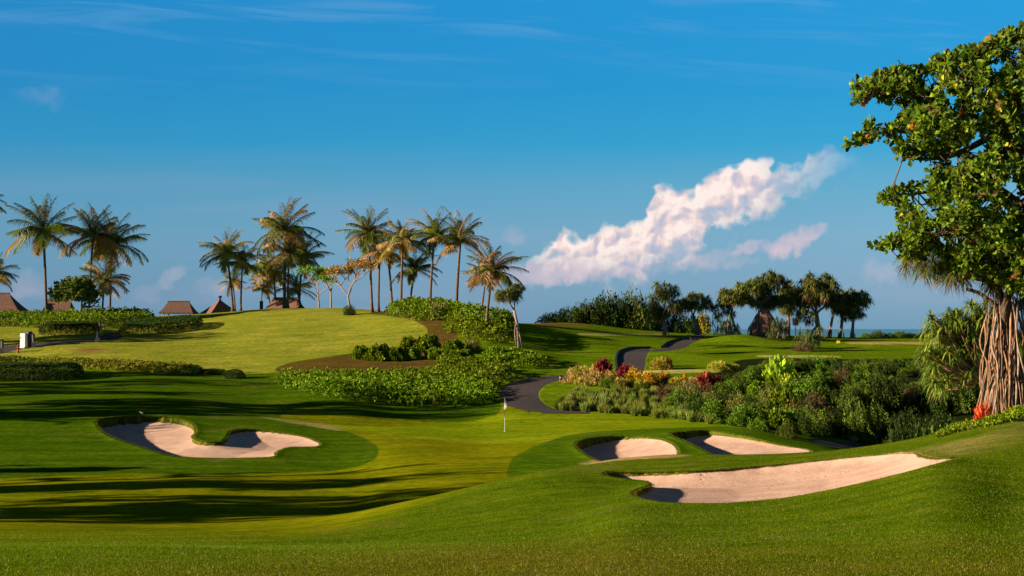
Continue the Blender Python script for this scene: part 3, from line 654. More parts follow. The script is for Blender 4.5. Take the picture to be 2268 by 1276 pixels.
palm(-70, 186, -48, 445, 62, 2, 'coconut palm mostly cut off by the left edge, only frond tips in view', L1)
palm(-20, 180, -12, 608, 56, 4, 'low coconut palm crown at the left edge above the thatched roof', L1)
palm(516, 197, 502, 563, 66, 1, 'leftmost coconut palm of the middle clump, leaning trunk beside pyramid roof', L2)
palm(533, 199, 537, 585, 58, 2, 'straight thin coconut palm right beside the leaning one at pyramid roof', L2, rad=.14)
palm(521, 204, 515, 625, 36, 3, 'small yellowing coconut palm hidden between two taller ones', L2, rad=.13)
palm(630, 196, 632, 512, 84, 1, 'tallest coconut palm of the middle clump with dark trunk', L2, rad=.22)
palm(637, 195, 640, 566, 66, 2, 'coconut palm with pale trunk standing right against the tallest dark trunk', L2)
palm(611, 206, 606, 604, 66, 4, 'coconut palm behind the tiled roof left of the tallest trunk', L2)
palm(662, 199, 670, 572, 70, 0, 'coconut palm with dark green crown at right of tiled roof', L2)
palm(668, 197, 655, 640, 52, 5, 'low coconut palm in front of the tiled roof gable', L2, rad=.15)
palm(577, 207, 582, 640, 38, 5, 'stunted coconut palm with few fronds above dark post', L2, rad=.11)
palm(598, 210, 590, 595, 46, 3, 'thin coconut palm just behind and left of the tiled roof', L2, rad=.13)
palm(824, 178, 815, 516, 70, 0, 'leftmost coconut palm of the right clump with dark green top', L3)
palm(838, 180, 841, 556, 58, 3, 'straight coconut palm second from left in right clump', L3, rad=.16)
palm(869, 176, 858, 560, 62, 5, 'third coconut palm of right clump with yellow hanging fronds', L3)
palm(888, 172, 892, 538, 66, 1, 'coconut palm rising from left end of the bright shrub mound', L3)
palm(906, 178, 920, 598, 58, 4, 'short tilted dark coconut palm between two taller ones on shrub mound', L3, rad=.15)
palm(952, 172, 962, 524, 70, 2, 'tall coconut palm with upright fronds in middle of shrub mound', L3)
palm(1010, 170, 1020, 532, 74, 3, 'thick-trunked coconut palm with pinkish tan fronds on shrub mound', L3, rad=.21)
palm(1066, 170, 1077, 612, 52, 4, 'small coconut palm just left behind the rightmost leaning one', L3, rad=.14)
palm(1076, 152, 1092, 600, 78, 1, 'rightmost coconut palm leaning right in front of shrub mound', L3, lean=-.05, rad=.18)

# ---- strap-leaved pandanus
def pandanus_head(A, c, rng, L, n=42, dead=10, cols=((0.075, 0.115, 0.022), (0.12, 0.13, 0.03), (0.065, 0.115, 0.022), (0.13, 0.15, 0.035)), W=0.07):
    D = rand_dirs(n, rng, -0.25); S = unit(np.cross(D, [0, 0, 1.0]) + 1e-4)
    co = pal(rng, n, cols, 0.2)
    straps(A, np.tile(c, (n, 1)), D, S, L * rng.uniform(0.75, 1.1, n), W * rng.uniform(.8, 1.2, n), rng.uniform(0.25, 0.85, n), co, co * (1.5, 1.35, 1.0), 3)
    if dead:
        a = rng.uniform(0, 6.28, dead); D = unit(np.stack([np.cos(a) * .5, np.sin(a) * .5, rng.uniform(-1.2, -0.4, dead)], 1)); S = unit(np.cross(D, [0, 0, 1.0]) + 1e-4)
        straps(A, np.tile(c, (dead, 1)), D, S, L * rng.uniform(0.7, 1.1, dead), W * .8, 0.25, pal(rng, dead, ((0.22, 0.12, 0.06), (0.15, 0.08, 0.045))), None, 2)
def pandanus_crown_mesh(seed, n=48, flat=0.8, L=0.40, dead=9):
    rng = np.random.default_rng(seed); A = Acc()
    P = rand_dirs(n, rng, -0.3) * rng.uniform(0.35, 0.80, (n, 1)); P[:, 2] *= flat
    for p in P: pandanus_head(A, p, rng, L, 44, dead if p[2] < -0.05 else 1, W=0.042)
    return A.mesh('pandanus_crown', M['strap'])
PANC = [pandanus_crown_mesh(31), pandanus_crown_mesh(32, 44, 0.9), pandanus_crown_mesh(33, 52, 0.7), pandanus_crown_mesh(34, 40, 1.1, 0.42, 14)]
def pandanus(bx, Y, crowns, label, group, rpx=5, roots=6, base=None, skirt=0):
    """trunk from the ground to a fork, one crown per entry (px, row, radius px, flatness)"""
    b = on(bx, Y) if base is None else base
    t = thing('pandanus_tree', b, label, 'pandanus', group); A = Acc()
    rr = rpx / F * Y; rng = np.random.default_rng(int(bx))
    cc = [at(c[0], c[1], Y + (i % 3 - 1) * 1.2) - b for i, c in enumerate(crowns)]
    top = np.mean(cc, 0) * 0.7; rr = min(rr, 0.34)
    tube(A, [np.zeros(3) - (0, 0, .1), top * 0.5 + rng.normal(0, .06, 3), top], [rr * 1.15, rr, rr * 0.8], 8)
    for c, q in zip(crowns, cc):
        tube(A, [top, (top + q) / 2 + rng.normal(0, .12, 3), q], [rr * .5, rr * .4, rr * .25], 6)
        for _ in range(3):
            e = q + rng.normal(0, .5, 3) * c[2] / F * Y; tube(A, [(top + q) / 2, (q + e) / 2, e], rr * .16, 5)
    link('trunk', A.mesh('pandanus_trunk', M['pale_bark'], True), t)
    for i in range(roots):
        a = rng.uniform(0, 6.28); h = rng.uniform(0.3, 0.7); s = top * h; g = np.array([math.cos(a), math.sin(a), 0]) * rng.uniform(1.5, 3.5) * rr
        A = Acc(); tube(A, [s, s * 0.55 + g * 0.8, g - (0, 0, .15)], [rr * .18, rr * .24, rr * .2], 5); link('prop_root', A.mesh('prop_root', M['pale_bark'], True), t)
    for i, (c, q) in enumerate(zip(crowns, cc)):
        o = link('crown', PANC[(int(c[0]) + i) % 3 if len(c) < 4 or c[3] <= 1 else 3], t, q); s = c[2] * 1.42 / F * Y; o.scale = (s, s, s * (c[3] if len(c) > 3 else 1)); o.rotation_euler = (0, 0, rng.uniform(0, 6))
    if skirt:
        A = Acc(); n = 900; a = rng.uniform(0, 6.28, n); h = rng.uniform(0.2, 1, n) ** .8 * skirt; w = skirt * 0.62 * (1.12 - h / skirt) + .25
        P = np.stack([np.cos(a) * w, np.sin(a) * w, h], 1); D = unit(np.stack([np.cos(a) * .25, np.sin(a) * .25, -np.ones(n)], 1)); S = unit(np.cross(D, [0, 0, 1.0]))
        straps(A, P, D, S, rng.uniform(.5, 1.3, n) * skirt * .30, 0.12, 0.1, pal(rng, n, ((0.50, 0.27, 0.16), (0.32, 0.17, 0.10), (0.58, 0.36, 0.23))), None, 2)
        tube(A, [(0, 0, 0), (0, 0, skirt * .9)], [skirt * .55, skirt * .15], 9, (0.16, 0.09, 0.05))
        link('dead_leaf_skirt', A.mesh('dead_leaf_skirt', M['strap']), t)
    return t
G4 = 'pandanus trees on the right ridge'
pandanus(1472, 190, [(1472, 672, 36, 1.1), (1466, 700, 28)], 'dense round pandanus left of the branching one, foliage reaching the ground', G4, 4, 4)
pandanus(1545, 192, [(1518, 682, 24), (1545, 676, 31)], 'pandanus with orange dead leaves and see-through stems left of dark slab', G4, 4, 6)
pandanus(1636, 192, [(1622, 662, 34), (1602, 690, 22, 1.2)], 'slender single-trunk pandanus standing left of the shaggy root mass', G4, 3, 4)
pandanus(1692, 192, [(1664, 646, 36), (1712, 634, 38), (1690, 672, 32), (1648, 668, 24), (1735, 672, 26)], 'broad many-headed pandanus above a tan shaggy root mass', G4, 8, 8, skirt=3.9)
pandanus(1746, 198, [(1748, 655, 30), (1742, 690, 20)], 'pandanus with leaning trunk behind the sign post', G4, 4, 4)
pandanus(1812, 193, [(1812, 642, 42), (1792, 668, 34), (1840, 668, 30), (1782, 705, 22, 1.2)], 'tallest dome-headed pandanus with cluster of thin trunks', G4, 6, 10)
pandanus(1835, 198, [(1850, 672, 26)], 'thin-trunk pandanus right beside the tallest dome', G4, 3, 5)
pandanus(1860, 198, [(1872, 668, 32), (1862, 690, 22)], 'dark pandanus second from right end of the ridge group', G4, 3.5, 5)
pandanus(1888, 196, [(1900, 672, 30), (1893, 700, 24), (1880, 690, 22)], 'rightmost dark pandanus of the ridge group with leaning trunk', G4, 3.5, 5)
b = hit(1150, 770, 110)
pandanus(1150, b[1], [(1124, 658, 27), (1143, 644, 18)], 'small lone leaning pandanus with bare pale trunk right of shrub mound', 'lone pandanus', 3.4, 9, base=b)

def rosette_bush(seed, n, L, cols, flat=0.9, W=0.06, dead=2):
    rng = np.random.default_rng(seed); A = Acc(); P = rand_dirs(n, rng, 0.0) * rng.uniform(0.3, 0.8, (n, 1)); P[:, 2] = P[:, 2] * flat + 0.1
    for p in P: pandanus_head(A, p, rng, L, 34, dead, cols, W)
    return A.mesh('strap_bush', M['strap'])

# ---- bushes: unit dome, radius 1, height about 1
def bush_mesh(seed, n, L, cols, W=0.6, up=0.5, shells=1, rough=0.14, mat='leaf', ros=1, fold=0.15, tip=None):
    rng = np.random.default_rng(seed); A = Acc(); D0 = rand_dirs(n, rng, -0.12)
    th = np.arctan2(D0[:, 1], D0[:, 0]); rr = 0.80 + rough * np.sin(3 * th + seed) * np.cos(4 * D0[:, 2] + seed) + rough * .8 * np.sin(7 * th + 5 * D0[:, 2] + 2 * seed)
    lay = np.where(rng.random(n) < 0.75, rng.uniform(0.86, 1.0, n), rng.uniform(0.4, 0.86, n))
    P = D0 * (rr * lay)[:, None]; P[:, 2] = np.maximum(P[:, 2], 0.0) * 1.05 + 0.03
    for k in range(ros):
        D = unit(D0 * 0.7 + np.array([0, 0, up]) + rng.normal(0, 0.55, (n, 3))); S = sides(D, rng)
        c = pal(rng, n, cols, 0.22) * (1 + .42 * np.sin(4 * D0[:, 0] + seed) * np.sin(5 * D0[:, 1] + 2 * seed + 3 * D0[:, 2]))[:, None]  # clump tone: sunlit highlights and dark gaps worked into the leaf colour
        if tip is not None: w = (rng.random(n) < 0.25)[:, None]; c = np.where(w, np.array(tip), c)
        kites(A, P, D, S, L * rng.uniform(0.7, 1.25, n), L * W * rng.uniform(.8, 1.2, n), c, 0.6, fold)
    for i in range(9):    # woody stems
        a = rng.uniform(0, 6.28); e = np.array([math.cos(a) * .55, math.sin(a) * .55, rng.uniform(.3, .7)]); tube(A, [(0, 0, 0), e * (.5, .5, .6), e], [0.03, .022, .01], 4, (0.10, 0.07, 0.045), False)
    return A.mesh('bush', M[mat])
GN = ((0.105, 0.175, 0.004), (0.15, 0.235, 0.005), (0.065, 0.11, 0.004), (0.19, 0.25, 0.008))
GD = ((0.08, 0.155, 0.006), (0.11, 0.20, 0.008), (0.05, 0.10, 0.006), (0.14, 0.20, 0.02))
DK = ((0.030, 0.058, 0.007), (0.048, 0.080, 0.008), (0.020, 0.042, 0.007))  # deep green leaves, with left-hedge and ravine shade darkened into the colour
OL = ((0.09, 0.135, 0.012), (0.06, 0.10, 0.012), (0.14, 0.165, 0.02), (0.04, 0.07, 0.01))
BK = dict(
    naupaka=[bush_mesh(s, 1300, 0.20, GN, 0.62, 0.7, ros=2) for s in (1, 2, 3, 4)],
    fine=[bush_mesh(s, 3000, 0.10, OL, 0.5, 0.4, rough=.2) for s in (5, 6, 7, 8)],
    green=[bush_mesh(s, 2600, 0.11, GD, 0.6, 0.4, rough=.2) for s in (9, 10, 11)],
    dark=[bush_mesh(s, 2800, 0.11, DK, 0.5, 0.4, rough=.22) for s in (12, 13, 14)],
    brown=[bush_mesh(s, 2200, 0.10, ((0.10, 0.06, 0.03), (0.07, 0.06, 0.02), (0.13, 0.08, 0.05)), 0.45, 0.5, rough=.22) for s in (15, 16)],
    pink=[bush_mesh(s, 2400, 0.10, OL, 0.5, 0.5, rough=.2, tip=(0.42, 0.28, 0.12)) for s in (17, 18)],
    yellow=[bush_mesh(s, 1800, 0.16, ((0.40, 0.34, 0.03), (0.28, 0.30, 0.03), (0.14, 0.20, 0.02), (0.5, 0.34, 0.06)), 0.4, 0.8) for s in (19, 20)],
    peach=[bush_mesh(s, 1900, 0.15, ((0.45, 0.30, 0.10), (0.35, 0.28, 0.06), (0.12, 0.16, 0.02), (0.5, 0.25, 0.12)), 0.4, 0.8, rough=.26) for s in (21, 22)],
    orange=[bush_mesh(s, 1500, 0.18, ((0.70, 0.30, 0.01), (0.60, 0.22, 0.01), (0.20, 0.20, 0.02), (0.10, 0.14, 0.01)), 0.5, 0.8, rough=.3) for s in (23, 24)],
    red=[bush_mesh(s, 900, 0.34, ((0.20, 0.02, 0.025), (0.12, 0.015, 0.02), (0.30, 0.05, 0.03)), 0.3, 1.3) for s in (25, 26)],
    lime=[bush_mesh(s, 260, 0.55, ((0.42, 0.50, 0.02), (0.30, 0.42, 0.02), (0.20, 0.30, 0.02)), 0.42, 0.9, fold=.3) for s in (27,)],
    topiary=[bush_mesh(28, 4200, 0.07, DK, 0.6, 0.3, rough=.02)],
)
def grass_clump(seed, n=520, cols=((0.11, 0.165, 0.012), (0.08, 0.13, 0.010), (0.19, 0.20, 0.03))):
    rng = np.random.default_rng(seed); A = Acc(); a = rng.uniform(0, 6.28, n); r = rng.uniform(0, .35, n)
    P = np.stack([np.cos(a) * r, np.sin(a) * r, 0 * a], 1); b = rng.uniform(0, 6.28, n); s = rng.uniform(0.05, 0.6, n)
    D = unit(np.stack([np.cos(b) * s, np.sin(b) * s, np.ones(n)], 1)); S = sides(D, rng); c = pal(rng, n, cols, .2)
    straps(A, P, D, S, rng.uniform(0.8, 1.35, n), 0.035, rng.uniform(0.1, .55, n), c * .8, c * (1.5, 1.4, 1.3), 3)
    return A.mesh('grass_clump', M['strap'])
BK['reed'] = [grass_clump(s) for s in (41, 42, 43)]
BK['screw'] = [rosette_bush(s, 15, 0.46, ((0.06, 0.10, 0.03), (0.085, 0.12, 0.035)), 0.9, 0.04, 4) for s in (44, 45)]
BUSH_N = 0
def bush(kind, px, py, wpx, hpx, label, group, name='shrub', cat='shrub', ymin=100, v=None, depth=None, Y=None):
    """bush with its foot at the ground seen at (px, py), width and height in photo pixels"""
    global BUSH_N; BUSH_N += 1
    b = hit(px, py, ymin) if Y is None else on(px, Y)
    if Y is None: b[2] = gz(b[0], b[1])
    L = BK[kind]; o = link(name, L[(BUSH_N if v is None else v) % len(L)]); k = b[1] / F
    o.location = b + np.array([0, 0, -0.05]); o.scale = (wpx / 2 * k * 1.1, (depth or wpx / 2 * k) * 1.1, hpx * k); o.rotation_euler = (0, 0, random.uniform(0, 6.28) if depth is None else 0)
    return tag(o, label, cat, group)

def bed(polypx, ymin, hmax, name, label, cat, cols, L, dens, k=5, group=None, edge=0.7, W=0.6, box_=False, hn=0.42, tip=None, kind=None, G=None, ros=6):
    """a mass of leafy growth over a ground polygon, following the ground"""
    if G is None: G = ground_poly(polypx, k, ymin)
    x0, y0 = G.min(0); x1, y1 = G.max(0); rng = np.random.default_rng(int(x0 * 10) % 9999)
    n = int((x1 - x0) * (y1 - y0) * dens); x = rng.uniform(x0, x1, n); y = rng.uniform(y0, y1, n); s = sdf(x, y, G); m = s > 0; x, y, s = x[m], y[m], s[m]; n = len(x)
    prof = np.clip(s / edge, 0, 1) ** (0.35 if box_ else 0.5)
    h = hmax * (0.25 + 0.75 * prof) * (1 + hn * vnoise(x, y, 0.55, 1) * (0.2 if box_ else 1) + (0 if box_ else 0.2) * vnoise(x, y, 0.22, 2))
    A = Acc(); zg = gz(x, y)
    for lay in range(ros):
        if lay == 0: deep_ = np.where(rng.random(n) < .22, rng.uniform(.3, .9, n), 1 - .12 * rng.random(n)); deep_ = np.where((s < edge) & (rng.random(n) < .6), rng.uniform(.15, 1, n), deep_); bj = 1 + rng.normal(0, .22, (n, 1))
        P = np.stack([x + rng.normal(0, .02, n), y + rng.normal(0, .02, n), zg + h * deep_ + rng.normal(0, .015, n)], 1)
        D = unit(rng.normal(0, 0.9, (n, 3)) + np.array([0, 0, 0.75])); S = sides(D, rng); c = pal(rng, n, cols, 0.12) * bj
        if tip is not None: w = (rng.random(n) < 0.3)[:, None]; c = np.where(w, np.array(tip), c)
        kites(A, P, D, S, L * rng.uniform(.7, 1.25, n), L * W * rng.uniform(.8, 1.2, n), c, 0.62, 0.15)
    nst = max(6, int(n * 0.02)); q = rng.integers(0, n, nst)
    for i in q: tube(A, [(x[i], y[i], zg[i] - .05), (x[i] + rng.normal(0, .1), y[i] + rng.normal(0, .1), zg[i] + h[i] * .8)], 0.015, 3, (0.12, 0.075, 0.045), False)
    c0 = np.array([(x0 + x1) / 2, (y0 + y1) / 2, zg.mean()])
    A.V = [v - c0 for v in A.V]
    o = link(name, A.mesh(name, M['leaf']), None, c0)
    return tag(o, label, cat, group, kind)

# beds of sea-lettuce shrubs around the central mound
GB = 'shrub beds of the central mound'
bed([(612, 842), (680, 843), (800, 841), (950, 838), (1010, 850), (1090, 868), (1098, 885), (1070, 897), (1000, 905), (900, 902), (770, 890), (690, 874), (622, 856)], 100, 0.85, 'shrub_bed', 'wide low bed of bright green shrubs at the foot of the mound', 'shrub bed', GN, 0.22, 15, group=GB)
bed([(960, 815), (1000, 806), (1060, 815), (1130, 828), (1140, 838), (1100, 858), (1040, 862), (1010, 850), (965, 835)], 104, 0.95, 'shrub_bed', 'middle lobe of bright green shrubs rising right behind the wide low bed', 'shrub bed', GN, 0.22, 15, group=GB)
bed([(1060, 800), (1110, 792), (1180, 796), (1212, 806), (1210, 815), (1150, 818), (1080, 812)], 110, 0.8, 'shrub_bed', 'small right-hand lobe of shrubs near the lone pandanus foot', 'shrub bed', GN, 0.22, 15, group=GB)
bed([(856, 698), (900, 690), (950, 690), (1000, 695), (1060, 706), (1130, 718), (1146, 738), (1110, 742), (1050, 726), (985, 712), (930, 712), (865, 706)], 140, 1.35, 'shrub_bed', 'tall shrub bed along the mound crest under the palms', 'shrub bed', GN, 0.27, 13, group=GB)
bed([(985, 728), (1020, 722), (1080, 730), (1146, 745), (1140, 762), (1100, 764), (1040, 752), (995, 742)], 128, 1.25, 'shrub_bed', 'bulging shrub bed in front of the crest bed near rightmost palm', 'shrub bed', GN, 0.27, 13, group=GB)
GC = 'loose shrubs on the brown mulch'
for px, py, w, h, lb in [(800, 793, 44, 28, 'leftmost small shrub on the brown mulch slope'), (838, 797, 56, 34, 'second small shrub from left on brown mulch slope'), (878, 798, 46, 30, 'third small shrub on brown mulch slope'), (912, 796, 40, 26, 'fourth small shrub on brown mulch slope'),
                         (905, 776, 44, 30, 'shrub by the upper right edge of the pale lawn'), (946, 777, 58, 34, 'rounded shrub right of lawn edge shrub'), (1003, 782, 52, 30, 'shrub midway between lawn edge and lone pandanus'), (1046, 778, 44, 32, 'greyish shrub left of the lone pandanus root skirt'), (1095, 798, 50, 30, 'shrub just below the greyish one')]:
    bush('naupaka' if px != 1046 else 'pink', px, py, w, h, lb, GC, ymin=110)
for px, py, w, h, lb in [(1000, 800, 48, 24, 'low shrub between middle bed lobe and mulch'), (1030, 796, 44, 22, 'low shrub left of the small right-hand bed lobe'), (965, 794, 46, 24, 'shrub at right end of the mulch row'), (1140, 790, 46, 20, 'small shrub by the foot of the lone pandanus')]:
    bush('naupaka', px, py, w, h, lb, GC, ymin=110)
bush('pink', 972, 708, 58, 42, 'pale dry-leaved shrub amid the crest shrub bed', GC, ymin=140)
# left hedges
GH = 'hedges at left'
bed([(-120, 722), (0, 724), (100, 730), (200, 732), (330, 718), (336, 708), (280, 706), (100, 712), (0, 712), (-120, 712)], 150, 1.25, 'hedge', 'bright tall hedge of broad leaves below the thatched huts', 'hedge', GN, 0.24, 12, group=GH, edge=1.0)
bed([(90, 744), (160, 744), (210, 741), (214, 734), (150, 733), (98, 736)], 150, 1.2, 'hedge', 'dark clipped hedge behind the white cabinet and bollards', 'hedge', DK, 0.12, 60, group=GH, box_=True)
bed([(268, 742), (330, 742), (420, 734), (446, 726), (440, 718), (350, 722), (285, 728), (266, 734)], 150, 1.15, 'hedge', 'dark rounded hedge right of the bollards on the pale lawn', 'hedge', DK, 0.12, 60, group=GH, box_=True)
bed([(-120, 846), (0, 846), (100, 845), (172, 840), (178, 826), (90, 826), (-120, 824)], 120, 1.05, 'hedge', 'dark box hedge at the left edge in front of the yellow one', 'hedge', DK, 0.10, 60, group=GH, box_=True)
bed([(90, 812), (180, 818), (300, 824), (400, 830), (440, 829), (446, 822), (400, 818), (300, 812), (190, 806), (90, 804)], 125, 0.6, 'hedge', 'low yellow-leaved hedge running along the lawn edge', 'hedge', ((0.36, 0.28, 0.02), (0.16, 0.17, 0.02), (0.07, 0.10, 0.012)), 0.15, 50, group=GH)
bed([(440, 829), (490, 832), (510, 832), (508, 826), (446, 823)], 120, 0.3, 'hedge', 'thin low green hedge between yellow hedge and topiary ball', 'hedge', DK, 0.1, 60, group=GH)
bush('topiary', 521, 838, 52, 25, 'round dark topiary bush at right end of low hedge', 'topiary', ymin=118)
bed([(-60, 806), (0, 806), (40, 806), (100, 806), (90, 800), (0, 796), (-60, 796)], 125, 0.45, 'hedge', 'faint low hedge near the red hydrant', 'hedge', OL, 0.13, 40, group=GH)

# ---- ornamental grass row, flower bed
GR = 'ornamental grass clumps beside the cart path'
k = 0
for row, (y0, y1, n) in enumerate([(909, 938, 17), (897, 925, 16), (886, 908, 14), (876, 884, 12)]):
    for i in range(n):
        f = i / (n - 1); px = 1250 + f * (260 + 60 * (row == 0) + 20 * row) + random.uniform(-5, 5) + row * 8; py = y0 + (y1 - y0) * f ** 1.4 + random.uniform(-2, 2)
        bush('reed', px, py, 40, random.uniform(22, 32), ['upright ornamental grass clump in the front row beside the cart path', 'ornamental grass clump in the second row beside the cart path', 'ornamental grass clump in the third row beside the cart path', 'ornamental grass clump in the back row below the flowers'][row], GR, 'grass_clump', 'ornamental grass', ymin=88)
GF = 'flower bed shrubs'
for kd, px, py, w, h, lb in [
    ('peach', 1275, 848, 50, 32, 'peach and green leaved shrub at left end of the flower bed'), ('peach', 1312, 852, 56, 34, 'second peach-leaved shrub from left in flower bed'), ('peach', 1350, 852, 48, 28, 'third peach-leaved shrub in flower bed'),
    ('yellow', 1293, 846, 46, 36, 'yellow-topped shrub between the two left peach ones'), ('green', 1345, 858, 40, 24, 'small green shrub at front of flower bed'), ('yellow', 1372, 858, 38, 22, 'low yellow-green shrub at front middle of flower bed'),
    ('red', 1335, 834, 42, 36, 'dark red spiky shrub rising behind the peach ones'), ('red', 1384, 838, 36, 30, 'dark red shrub left of the orange ones'), ('orange', 1407, 848, 44, 30, 'brightest orange shrub in flower bed'), ('orange', 1440, 852, 40, 26, 'orange shrub right of the brightest one'),
    ('orange', 1472, 850, 30, 26, 'third orange shrub of flower bed'), ('yellow', 1495, 856, 36, 22, 'yellow low shrub right of the orange ones'), ('peach', 1528, 860, 44, 22, 'faded peach shrub near right end of flower bed'), ('red', 1560, 862, 44, 34, 'large dark red shrub at right end of flower bed'), ('red', 1588, 862, 34, 28, 'smaller dark red shrub beside the large one at right end'),
    ('yellow', 1463, 818, 54, 28, 'rounded yellow-green shrub alone on grass right of path'), ('red', 1473, 812, 30, 20, 'dark red tuft on top of yellow-green shrub right of path'), ('yellow', 1592, 820, 56, 22, 'low yellow shrub on the tee bank'), ('yellow', 1622, 820, 34, 16, 'tiny yellow shrub right of low yellow one on tee bank'),
    ('orange', 1515, 848, 24, 16, 'tiny orange tuft right of the third orange shrub')]:
    bush(kd, px, py, w, h, lb, GF, 'flowering_shrub', 'shrub', ymin=108)
for i in range(46):
    px = random.uniform(1262, 1600); py = 846 + (px - 1262) / 338 * 16 + random.uniform(-6, 10)
    kd = random.choice(['peach', 'yellow', 'green', 'green', 'fine'] if px < 1370 else ['orange', 'green', 'yellow', 'fine'] if px < 1480 else ['brown', 'fine', 'green', 'orange', 'red'] if px < 1560 else ['red', 'fine', 'green', 'fine'])
    bush(kd, px, py, random.uniform(16, 30), random.uniform(10, 20), dict(peach='tiny peach-leaved plant filling a gap in the flower bed', yellow='tiny yellow-leaved plant filling a gap in the flower bed', green='tiny green plant filling a gap in the flower bed', fine='tiny olive plant filling a gap in the flower bed', orange='tiny orange plant filling a gap in the flower bed', brown='tiny dry plant filling a gap in the flower bed', red='tiny red plant filling a gap in the flower bed')[kd], 'small plants of the flower bed', 'flowering_shrub', 'shrub', ymin=108)
# ---- ravine thicket
GV = 'shrubs of the ravine thicket'
LB = dict(fine='olive small-leaved shrub in the ravine thicket', green='bright green shrub in the ravine thicket', dark='dark green shrub in the ravine thicket', brown='dry brownish shrub in the ravine thicket', pink='shrub with pale dry tips in the ravine thicket', naupaka='broad-leaved light green shrub in the ravine thicket')
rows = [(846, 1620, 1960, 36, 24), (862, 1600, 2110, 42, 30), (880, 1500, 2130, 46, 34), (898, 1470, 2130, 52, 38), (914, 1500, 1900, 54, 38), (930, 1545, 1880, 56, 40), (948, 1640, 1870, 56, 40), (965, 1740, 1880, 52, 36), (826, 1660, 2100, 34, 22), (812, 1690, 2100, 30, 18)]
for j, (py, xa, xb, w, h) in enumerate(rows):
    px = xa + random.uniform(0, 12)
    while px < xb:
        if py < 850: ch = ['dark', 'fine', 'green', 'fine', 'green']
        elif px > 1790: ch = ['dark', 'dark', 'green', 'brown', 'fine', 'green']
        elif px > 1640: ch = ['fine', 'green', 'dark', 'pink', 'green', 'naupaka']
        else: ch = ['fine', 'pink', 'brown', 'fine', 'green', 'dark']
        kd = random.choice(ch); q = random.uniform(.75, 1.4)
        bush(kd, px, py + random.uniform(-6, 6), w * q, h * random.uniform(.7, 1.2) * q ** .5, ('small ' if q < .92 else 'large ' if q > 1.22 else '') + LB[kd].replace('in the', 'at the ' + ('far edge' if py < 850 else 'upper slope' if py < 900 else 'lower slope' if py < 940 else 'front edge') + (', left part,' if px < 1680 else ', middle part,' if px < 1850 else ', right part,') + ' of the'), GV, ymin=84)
        px += w * 0.62
def deep(kd, px, Y, w, h, label, group=GV): bush(kd, px, 0, w, h, label, group, Y=Y)
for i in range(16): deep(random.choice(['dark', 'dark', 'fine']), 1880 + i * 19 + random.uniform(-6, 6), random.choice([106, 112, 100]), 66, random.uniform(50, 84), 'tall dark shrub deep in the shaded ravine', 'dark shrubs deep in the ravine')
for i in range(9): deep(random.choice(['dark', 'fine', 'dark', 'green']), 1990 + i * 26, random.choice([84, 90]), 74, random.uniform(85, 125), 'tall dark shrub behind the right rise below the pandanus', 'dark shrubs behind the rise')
bush('green', 1785, 905, 100, 66, 'large rounded bright green bush in the middle of the ravine', GV, ymin=84, v=0)
for px, py, w, h, lb in [(1722, 852, 60, 46, 'bright lime big-leaved plant, upper one in the ravine'), (1742, 868, 36, 30, 'lime leafed plant just below the upper lime one'), (1735, 876, 30, 24, 'lowest lime leafed tuft in the ravine')]:
    bush('lime', px, py, w, h, lb, 'lime leaved plants', 'broadleaf_plant', 'plant', ymin=90)
# trees and bushes behind the far tees
GT = 'bushes along the far ridge at right of centre'
for i, (px, w, h, kd) in enumerate([(1225, 60, 14, 'dark'), (1262, 60, 26, 'dark'), (1290, 56, 36, 'fine'), (1318, 60, 46, 'dark'), (1345, 62, 64, 'dark'), (1375, 60, 58, 'dark'), (1402, 62, 74, 'fine'), (1430, 64, 60, 'dark'), (1455, 54, 40, 'dark'), (1500, 44, 44, 'dark'), (1530, 40, 30, 'green'), (1556, 34, 38, 'yellow')]):
    deep(kd, px, 203, w * 1.15, h + 8, ['lowest dark bush at left end of far ridge', 'low dark bush second on far ridge', 'olive bush third on far ridge', 'dark bush fourth on far ridge', 'taller dark bush fifth on far ridge', 'dark bush left of the tallest olive one on far ridge', 'tallest olive bush on far ridge', 'dark bush right of the tallest olive one on far ridge', 'dark bush at foot of round pandanus', 'dark bush between the two left pandanus', 'green bush under the branching pandanus', 'yellow-green bush left of dark slab'][i], GT)
for px, w, h, lb in [(1600, 70, 66, 'dark strap-leaved bush left of the slender pandanus'), (1628, 44, 36, 'small dark strap-leaved bush at slender pandanus foot'), (1732, 56, 62, 'dark strap-leaved bush beside the shaggy root mass'), (1716, 44, 48, 'dark strap-leaved bush hugging the root mass')]:
    bush('screw', px, 0, w, h, lb, 'low pandanus bushes', 'pandanus_bush', 'pandanus', Y=188)
bush('screw', 1793, 776, 96, 66, 'wide spiky pandanus bush with brown foot in front of the ridge', 'low pandanus bushes', 'pandanus_bush', 'pandanus', ymin=140)
bush('brown', 1778, 778, 50, 22, 'brown dead leaf heap under the wide pandanus bush', 'low pandanus bushes', ymin=140)
for i, px in enumerate(range(1920, 2330, 24)):
    deep(['green', 'fine', 'dark', 'green'][i % 4], px, 204, 34, random.uniform(10, 17), 'small low bush lining the cliff edge', 'bushes along the cliff edge')

